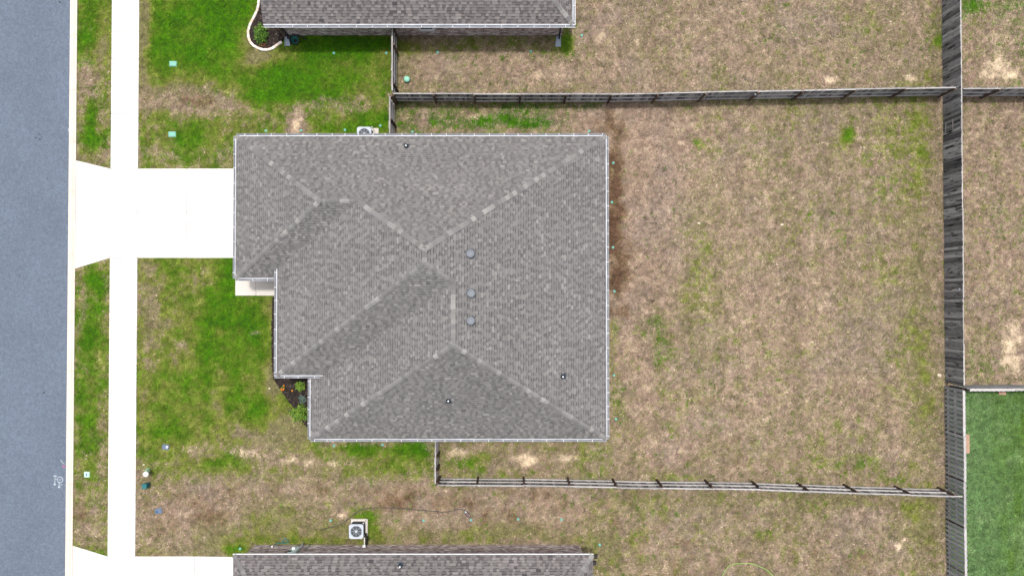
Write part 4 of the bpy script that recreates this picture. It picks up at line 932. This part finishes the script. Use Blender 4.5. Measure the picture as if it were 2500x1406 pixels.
# leaning round pedestal
b0 = at(361.5, 1147); b1_ = at(355.5, 1157.5, .78); ax = (b1_ - b0); L_ = ax.length; q = ax.to_track_quat('Z', 'Y')
ped = thing('utility_pedestal', tuple(b0), label='leaning pale green round pedestal with white top by the pavement', cat='pedestal')
m = MB(); m.lathe([(.13, -.15), (.13, L_ - .06)], 20, M=q.to_matrix().to_4x4(), cap=False); put('body', m, M['ped_green'], ped)
m = MB(); m.lathe([(.138, L_ - .08), (.138, L_ - .015), (.12, L_), (0, L_ + .004)], 20, M=q.to_matrix().to_4x4()); put('cap', m, M['ped_white'], ped)
p = at(352, 1187, .5); tb = thing('utility_box', (p.x, p.y, 0), .08, label='dark teal square utility box beside the leaning pedestal', cat='utility box')
m = MB(); m.bbox((0, 0, .24), (.24, .24, .46), .015); put('body', m, M['teal_box'], tb); m = MB(); m.bbox((0, 0, .49), (.27, .27, .06), .02); put('cover', m, M['teal_box'], tb)
# mint ball
m = MB(); m.lathe([(.0, .0), (.07, .013), (.125, .05), (.165, .105), (.18, .17), (.165, .235), (.125, .29), (.07, .327), (.02, .34), (0, .341)], 24)
M['mint_ball'] = pm('mint_ball', (0.28, 0.62, 0.48), rough=0.45, noises=((3, 0.05),))
p = at(993, 194, .18); put('ball', m, M['mint_ball'], loc=(p.x, p.y, 0), label='mint green ball on the dry grass behind the upper house', cat='ball')
# small bait stations round the houses
BAIT = [(1497.5, 398, 'nearest the upper right roof corner of the central house'), (1494, 494, 'second below the upper right roof corner'), (1496.5, 604, 'third below the upper right roof corner'), (1500, 711, 'fourth below the upper right roof corner'),
        (1499, 916, 'second above the lower right roof corner'), (1504, 1023, 'nearest the lower right roof corner of the central house'),
        (649, 319.5, 'near the upper left roof corner of the central house'), (735, 319, 'on the bare soil patch above the central roof'), (842, 317.5, 'just left of the upper air conditioner'), (928.5, 307, 'between the upper air conditioner and the short fence'),
        (1007, 322, 'just right of the short fence under the upper eave'), (1438.5, 320.5, 'above the right end of the central house upper gutter'),
        (1420, 87, 'right of the splash block behind the upper house'), (1068.5, 128, 'right of the short fence, below the upper house window'), (1295.5, 125.5, 'left of the right splash block of the upper house'), (815, 130, 'in the shade line right of the coiled hose'), (943, 130, 'left of the short fence below the upper house'),
        (815.5, 1087.5, 'below the left end of the central house lower gutter'), (934, 1085.5, 'below the central house lower gutter, left of the short fence'),
        (807, 1270, 'left of the lower air conditioner'), (1034, 1270, 'first right of the lower air conditioner'), (1150, 1269, 'just below the lawn sprinkler'), (1265, 1267, 'second right of the lawn sprinkler'), (1371, 1268, 'rightmost in the row above the lower house'),
        (1464.5, 1329.5, 'at the right end of the lower house wall'), (586, 1339, 'at the upper left corner of the lower house')]
bm1 = MB(); bm1.lathe([(.072, -.03), (.072, .03), (.06, .04), (.032, .04), (.03, .032)], 16, cap=False); bme1 = bm1.mesh('rim', M['mint'])
bm2 = MB(); bm2.lathe([(.034, .02), (.034, .036), (0, .037)], 12); bme2 = bm2.mesh('core', M['mint_dark'])
for k, (px, py, w) in enumerate(BAIT):
    p = at(px, py, .04); o = thing('bait_station', (p.x, p.y, .015), random.uniform(0, 3), label='round mint bait station ' + w, cat='bait station', group='mint bait stations in the grass around the houses')
    link('rim', bme1, o); link('core', bme2, o)
# splash blocks
for (px, py, lab, rz) in ((702, 100, 'grey concrete splash block beside the coiled hose', 0.03), (1363, 102, 'grey concrete splash block at the right corner of the upper house', -.06)):
    p = at(px, py); m = MB(); w0_, w1_, h = .10, .145, .30
    o = thing('splash_block', (p.x, p.y, 0), rz, label=lab, cat='splash block')
    m.add([(-w0_, h, 0), (w0_, h, 0), (w1_, -h, 0), (-w1_, -h, 0), (-w0_, h, .05), (w0_, h, .05), (w1_, -h, .03), (-w1_, -h, .03)], [(4, 7, 6, 5), (0, 4, 5, 1), (1, 5, 6, 2), (2, 6, 7, 3), (3, 7, 4, 0)]); put('trough', m, M['splash'], o)
    for s in (-1, 1):
        m = MB(); m.add([(s * w0_ - .015, h, .02), (s * w0_ + .015, h, .02), (s * w1_ + .015, -h, .02), (s * w1_ - .015, -h, .02), (s * w0_ - .015, h, .09), (s * w0_ + .015, h, .09), (s * w1_ + .015, -h, .06), (s * w1_ - .015, -h, .06)], [(4, 7, 6, 5), (0, 4, 5, 1), (1, 5, 6, 2), (2, 6, 7, 3), (3, 7, 4, 0)]); put('side', m, M['splash'], o)
# coiled hose in a pot
p = at(719, 99, .2); hp = thing('hose_pot', (p.x, p.y, 0), label='dark green garden hose coiled in a black pot by the brick wall', cat='hose')
m = MB(); m.lathe([(.20, 0), (.26, .26), (.27, .30), (.245, .30), (.235, .26), (.19, .05), (0, .05)], 24, cap=False); put('pot', m, M['dark'], hp)
m = MB(); m.tube([((.10 + .016 * (k / 10)) * math.cos(k * .55) + .04, (.10 + .016 * (k / 10)) * math.sin(k * .55), .10 + .0024 * k) for k in range(75)], .014, 6); put('hose', m, M['hose_green'], hp)
m = MB(); m.tube([(.1, .18, .25), (.2, .28, .3), (.35, .22, .12), (.5, .15, .03), (.66, .12, .03)], .03, 6); put('tail', m, M['dark'], hp)
# hoses
def hose(pxs, r, mat, label, name='garden_hose', z=.05):
    P = [at(x, y, z) for x, y in pxs]; Q = []
    for i in range(len(P) - 1):
        p0, p1, p2, p3 = P[max(i - 1, 0)], P[i], P[i + 1], P[min(i + 2, len(P) - 1)]
        for k in range(8):
            t = k / 8; Q.append(0.5 * ((2 * p1) + (p2 - p0) * t + (2 * p0 - 5 * p1 + 4 * p2 - p3) * t * t + (3 * p1 - p0 - 3 * p2 + p3) * t ** 3))
    Q.append(P[-1]); m = MB(); m.tube(Q, r, 6); return put(name, m, M[mat], label=label, cat='hose')
hose([(1752, 1440), (1763, 1408), (1772, 1390), (1784, 1378), (1802, 1375), (1828, 1374.5), (1846, 1379), (1868, 1388), (1882, 1400), (1900, 1420)], .014, 'hose_lime', 'lime green hose looping in at the bottom edge')
hose([(780, 1293), (800, 1289), (830, 1280), (856, 1262), (885, 1243), (925, 1239), (965, 1240), (1005, 1243), (1050, 1247), (1090, 1249), (1120, 1243), (1136, 1246)],   .017, 'hose_dark', 'thin dark hose running right to the lawn sprinkler')
hose([(672, 1329), (678, 1325), (686, 1325), (700, 1324), (704, 1320), (696, 1315), (690, 1319), (694, 1323)], .028, 'hose_green', 'short green hose bundled at the lower house tap', z=.06)
p = at(1142, 1255, .05); sp = thing('lawn_sprinkler', (p.x, p.y, .02), math.radians(-50), label='small dark oscillating sprinkler on the dry grass', cat='sprinkler')
m = MB()
for s in (-1, 1): m.tube([(-.2, s * .05, .05), (-.15, s * .08, .05), (.16, s * .08, .05), (.21, s * .04, .05)], .022, 6)
put('base', m, M['hose_dark'], sp); m = MB(); m.tube([(-.13, 0, .08), (0, 0, .115), (.15, 0, .08)], .016, 6); put('spray_tube', m, M['paint_pink'], sp); m = MB(); m.bbox((-.17, 0, .05), (.09, .09, .07), .01); put('motor', m, M['metal_light'], sp)
# markings on the street
RZ = -.056
def R2_(px, py): q = at(px, py, RZ); return (q.x, q.y)
m = MB(); w = .03
m.ribbon([R2_(134.5, 1162), R2_(133.8, 1181)], w, RZ); m.ribbon([R2_(131, 1162.5), R2_(134.6, 1159.8), R2_(138.2, 1163.2)], w * 1.6, RZ + .001)
m.ribbon([R2_(131, 1180.5), R2_(133.7, 1183.6), R2_(136.4, 1180.5)], w * 2.0, RZ + .001)
m.ribbon([R2_(146.5 + 6.9 * math.cos(k * .2618), 1170.3 + 6.9 * math.sin(k * .2618)) for k in range(24)], w, RZ, close=True)
m.ribbon([R2_(143.4, 1168.6), R2_(145, 1172.6), R2_(146.6, 1168.8), R2_(148, 1172.6), R2_(149.4, 1168.2)], w * .9, RZ)
m.ribbon([R2_(136, 1169), R2_(138.6, 1169.4)], w * 1.3, RZ); m.ribbon([R2_(144.5, 1177.4), R2_(144.3, 1187)], w, RZ)
m.ribbon([R2_(142, 1187), R2_(144.4, 1190), R2_(147.4, 1187)], w * 2.1, RZ + .001); m.ribbon([R2_(147.5, 1182.8), R2_(151, 1182.4)], w * 1.2, RZ)
put('utility_marking', m, M['paint_white'], label='white spray painted arrows and circled W on the street', cat='road marking')
m = MB(); c = Vector(R2_(155.6, 1138.2)); m.add([(c.x + (.10 + .02 * math.sin(3 * k)) * math.cos(k * .524), c.y + .06 * math.sin(k * .524), RZ) for k in range(12)], [tuple(range(12))])
put('utility_marking', m, M['paint_pink'], label='pink paint dot on the street beside the kerb', cat='road marking')
m = MB(); m.ribbon([R2_(148.5, 1122), R2_(152.5, 1128.5), R2_(157, 1132.5)], .03, RZ); put('utility_marking', m, M['paint_white'], label='faint white diagonal scratch above the pink dot', cat='road marking')
m = MB(); m.ribbon([R2_(167.5, 314), R2_(166.5, 318), R2_(168, 322)], .03, RZ); put('utility_marking', m, M['paint_white'], label='tiny white tick at the kerb in the upper street', cat='road marking')
m = MB(); rr = random.Random(4)
for (px, py) in ((92, 331), (95, 327), (98, 329), (101, 334), (96, 340), (88, 337), (99, 339)):
    c = Vector(R2_(px, py)); a = rr.uniform(.02, .045); m.add([(c.x + a * (1 + .3 * rr.random()) * math.cos(k * .785), c.y + a * (1 + .3 * rr.random()) * math.sin(k * .785), RZ) for k in range(8)], [tuple(range(8))])
put('tar_spots', m, M['tar'], label='ring of small dark tar spots on the street', cat='stain', kind='stuff')
m = MB()
for k, (px, py) in enumerate(((146, 6), (116, 437), (71, 473), (48, 672), (107, 958), (107, 290))):
    c = Vector(R2_(px, py)); a = (.07, .03, .03, .03, .06, .03)[k]; m.add([(c.x + a * rr.uniform(.7, 1.3) * math.cos(j * .785), c.y + a * rr.uniform(.7, 1.6) * math.sin(j * .785), RZ) for j in range(8)], [tuple(range(8))])
put('tar_spots', m, M['tar'], label='scattered faint dark flecks along the street', cat='stain', kind='stuff')
# lamps clipped to fence posts
for (px, py, mat, lab) in ((2342, 706, 'metal_grey', 'small pale solar lamp near the top of the dark back fence'), (1844, 231, 'metal_grey', 'small grey solar lamp on the upper long fence'), (1855, 1188, 'metal_grey', 'small teal grey solar lamp on the lower long fence')):
    z = 1.72; p = at(px, py, z); o = thing('solar_lamp', (p.x, p.y, z), label=lab, cat='solar lamp')
    m = MB(); m.bbox((0, 0, 0), (.10, .10, .04), .01); put('panel', m, M[mat], o); m = MB(); m.box((0, 0, -.06), (.06, .08, .07)); put('lamp_body', m, M['boot'], o)
# bits of board lying by the sod
for (px, py, sx, sy, lab) in ((2447, 957.5, .40, .28, 'small bare wooden board on the sod under the fence'), (2362.5, 1083, .20, 1.05, 'long bare wooden board on the sod beside the shadowbox fence')):
    p = at(px, py, .05); m = MB(); m.bbox((0, 0, .03), (sx, sy, .05), .006); put('loose_board', m, M['plank'], loc=(p.x, p.y, 0.01), label=lab, cat='board')
# pale stones and litter
for (px, py, r_, lab) in ((1706, 545, .09, 'pale stone in the dry grass of the central back yard'), (1909, 549, .10, 'cream stone right of the pale stone in the back yard'), (2293, 916, .13, 'flat tan stone beside the back fence'), (658, 948, .07, 'pale stone on the lawn left of the corner bed'), (351, 1134, .06, 'small cream stone above the leaning pedestal'), (1936, 484, .05, 'tiny white ball in the middle of the back yard')):
    rr = random.Random(int(px)); m = MB(); n = 9
    prof = [(1.0, 0), (1.05, .25), (.8, .5), (.35, .6)]
    vs = []
    jit = [rr.uniform(.75, 1.25) for _ in range(n)]
    for (r0, z0) in prof: vs += [(r_ * r0 * jit[i] * math.cos(6.283 * i / n), r_ * .7 * r0 * jit[i] * math.sin(6.283 * i / n), r_ * z0) for i in range(n)]
    m.add(vs, [(k * n + i, k * n + (i + 1) % n, (k + 1) * n + (i + 1) % n, (k + 1) * n + i) for k in range(3) for i in range(n)] + [tuple(3 * n + i for i in range(n))], smooth=True)
    p = at(px, py); put('stone', m, M['sandstone'], loc=(p.x, p.y, 0.0), label=lab, cat='stone')

# ================================================================ grass blades over the lawn
N_T = 420000
tx = rng.uniform(-24.3, 30.0, N_T); ty = rng.uniform(-17.6, 18.8, N_T)
keep = np.ones(N_T, bool)
def cut_rect(x0, y0, x1, y1):
    global keep
    keep &= ~((tx > x0) & (tx < x1) & (ty > y0) & (ty < y1))
cut_rect(WALK0 - .0, -40, WALK1 + .0, 40); cut_rect(-40, -40, CURB_X - .02, 40)
cut_rect(WALK1 - .1, dy1, -13, dy0); cut_rect(-40, at(300, 1357).y - 20, -14, at(400, 1357.5).y)
fl0 = at(190, 392).y; fl1 = at(190, 656).y
tt = np.clip((tx - CURB_X) / (WALK0 - CURB_X), 0, 1)
keep &= ~((tx < WALK0 + .1) & (ty < fl0 + (dy0 - fl0) * tt) & (ty > fl1 + (dy1 - fl1) * tt))
fl2 = at(178, 1331).y; keep &= ~((tx < WALK0 + .1) & (ty < fl2 + (yc - fl2) * tt))
for (x0, y0, x1, y1) in ((wp[0][0], wp[2][1] - 0, wp[7][0], wp[0][1]), (wp[3][0], wp[4][1], wp[7][0], wp[2][1]), (wp[5][0], wp[5][1], wp[6][0], wp[4][1]), (wl_, wy, wr_, 40), (bl_, -40, br_, by), (w0.x, w1.y, -11.6, 2.3),
                          (ac1.location.x - .43, ac1.location.y - .44, ac1.location.x + .49, ac1.location.y + .48), (ac2.location.x - .43, ac2.location.y - .44, ac2.location.x + .67, ac2.location.y + .48)): cut_rect(x0, y0, x1, y1)
def cut_poly(poly):
    global keep
    c = np.zeros(N_T, bool)
    for i in range(len(poly)):
        (x0, y0), (x1, y1) = poly[i], poly[i - 1]
        if abs(y1 - y0) < 1e-9: continue
        c ^= ((y0 > ty) != (y1 > ty)) & (tx < (x1 - x0) * (ty - y0) / (y1 - y0) + x0)
    keep &= ~c
cut_poly(bp_); cut_poly(EP + [(-12.5, 14.7), (-12.5, 17.4)])
for o_ in [o for o in COL.objects if o.parent is None and o.name.split('.')[0] in ('valve_box', 'meter_box', 'bait_station', 'splash_block', 'loose_board', 'stone')]:
    r_ = .09 if o_.name.startswith('bait') else .17
    keep &= ~((np.abs(tx - o_.location.x) < r_) & (np.abs(ty - o_.location.y) < r_))
tx = tx[keep]; ty = ty[keep]; n = len(tx)
ix = np.clip(np.round((tx - fx[0]) / .1).astype(int), 0, len(fx) - 1) + 5; iy = np.clip(np.round((ty - fy[0]) / .1).astype(int), 0, len(fy) - 1) + 5
bz = GZ[iy, ix]; pg = GMIX[iy, ix]
isg = rng.random(n) < np.where(pg > .8, pg + (pg - .8), pg)
dryc = GDRY[iy, ix] * np.where(rng.random(n) < .14, 1.28, 1.0)[:, None]
bc = np.where(isg[:, None], GGRN[iy, ix], dryc)
lum = dryc.sum(1)
sandy = (lum > 0.85) & ~isg; kp = ~(sandy & (rng.random(n) < .6)); tx, ty, bc, bz = tx[kp], ty[kp], bc[kp], bz[kp]; n = len(tx)
NB = 3; f0 = np.exp(.27 * rng.normal(size=n)).clip(.4, 2.2)[:, None]
V = np.zeros((n, NB, 3, 3), np.float32); CC = np.zeros((n, NB, 3, 3), np.float32)
for k in range(NB):
    a = rng.uniform(0, 6.283, n); L_ = rng.uniform(.045, .10, n); wd = rng.uniform(.009, .021, n); h = rng.uniform(.012, .05, n)
    jx = tx + rng.normal(0, .025, n); jy = ty + rng.normal(0, .025, n); ca, sa = np.cos(a), np.sin(a)
    V[:, k, 0] = np.stack([jx - sa * wd, jy + ca * wd, bz + .002], 1); V[:, k, 1] = np.stack([jx + sa * wd, jy - ca * wd, bz + .002], 1)
    V[:, k, 2] = np.stack([jx + ca * L_, jy + sa * L_, bz + h], 1)
    f = f0 * (1.0 + .18 * rng.normal(size=n)).clip(.5, 1.6)[:, None]; tint = 1 + rng.normal(0, .05, (n, 3))
    CC[:, k] = (bc * f * tint).clip(0.005, .8)[:, None, :]
V = V.reshape(-1, 3); grass = link('grass', np_mesh('grass', V, np.arange(len(V)).reshape(-1, 3), M['blades'], CC.reshape(-1, 3), 'col', True))
tag(grass, 'short grass blades covering the lawns and yards', 'grass', kind='stuff')
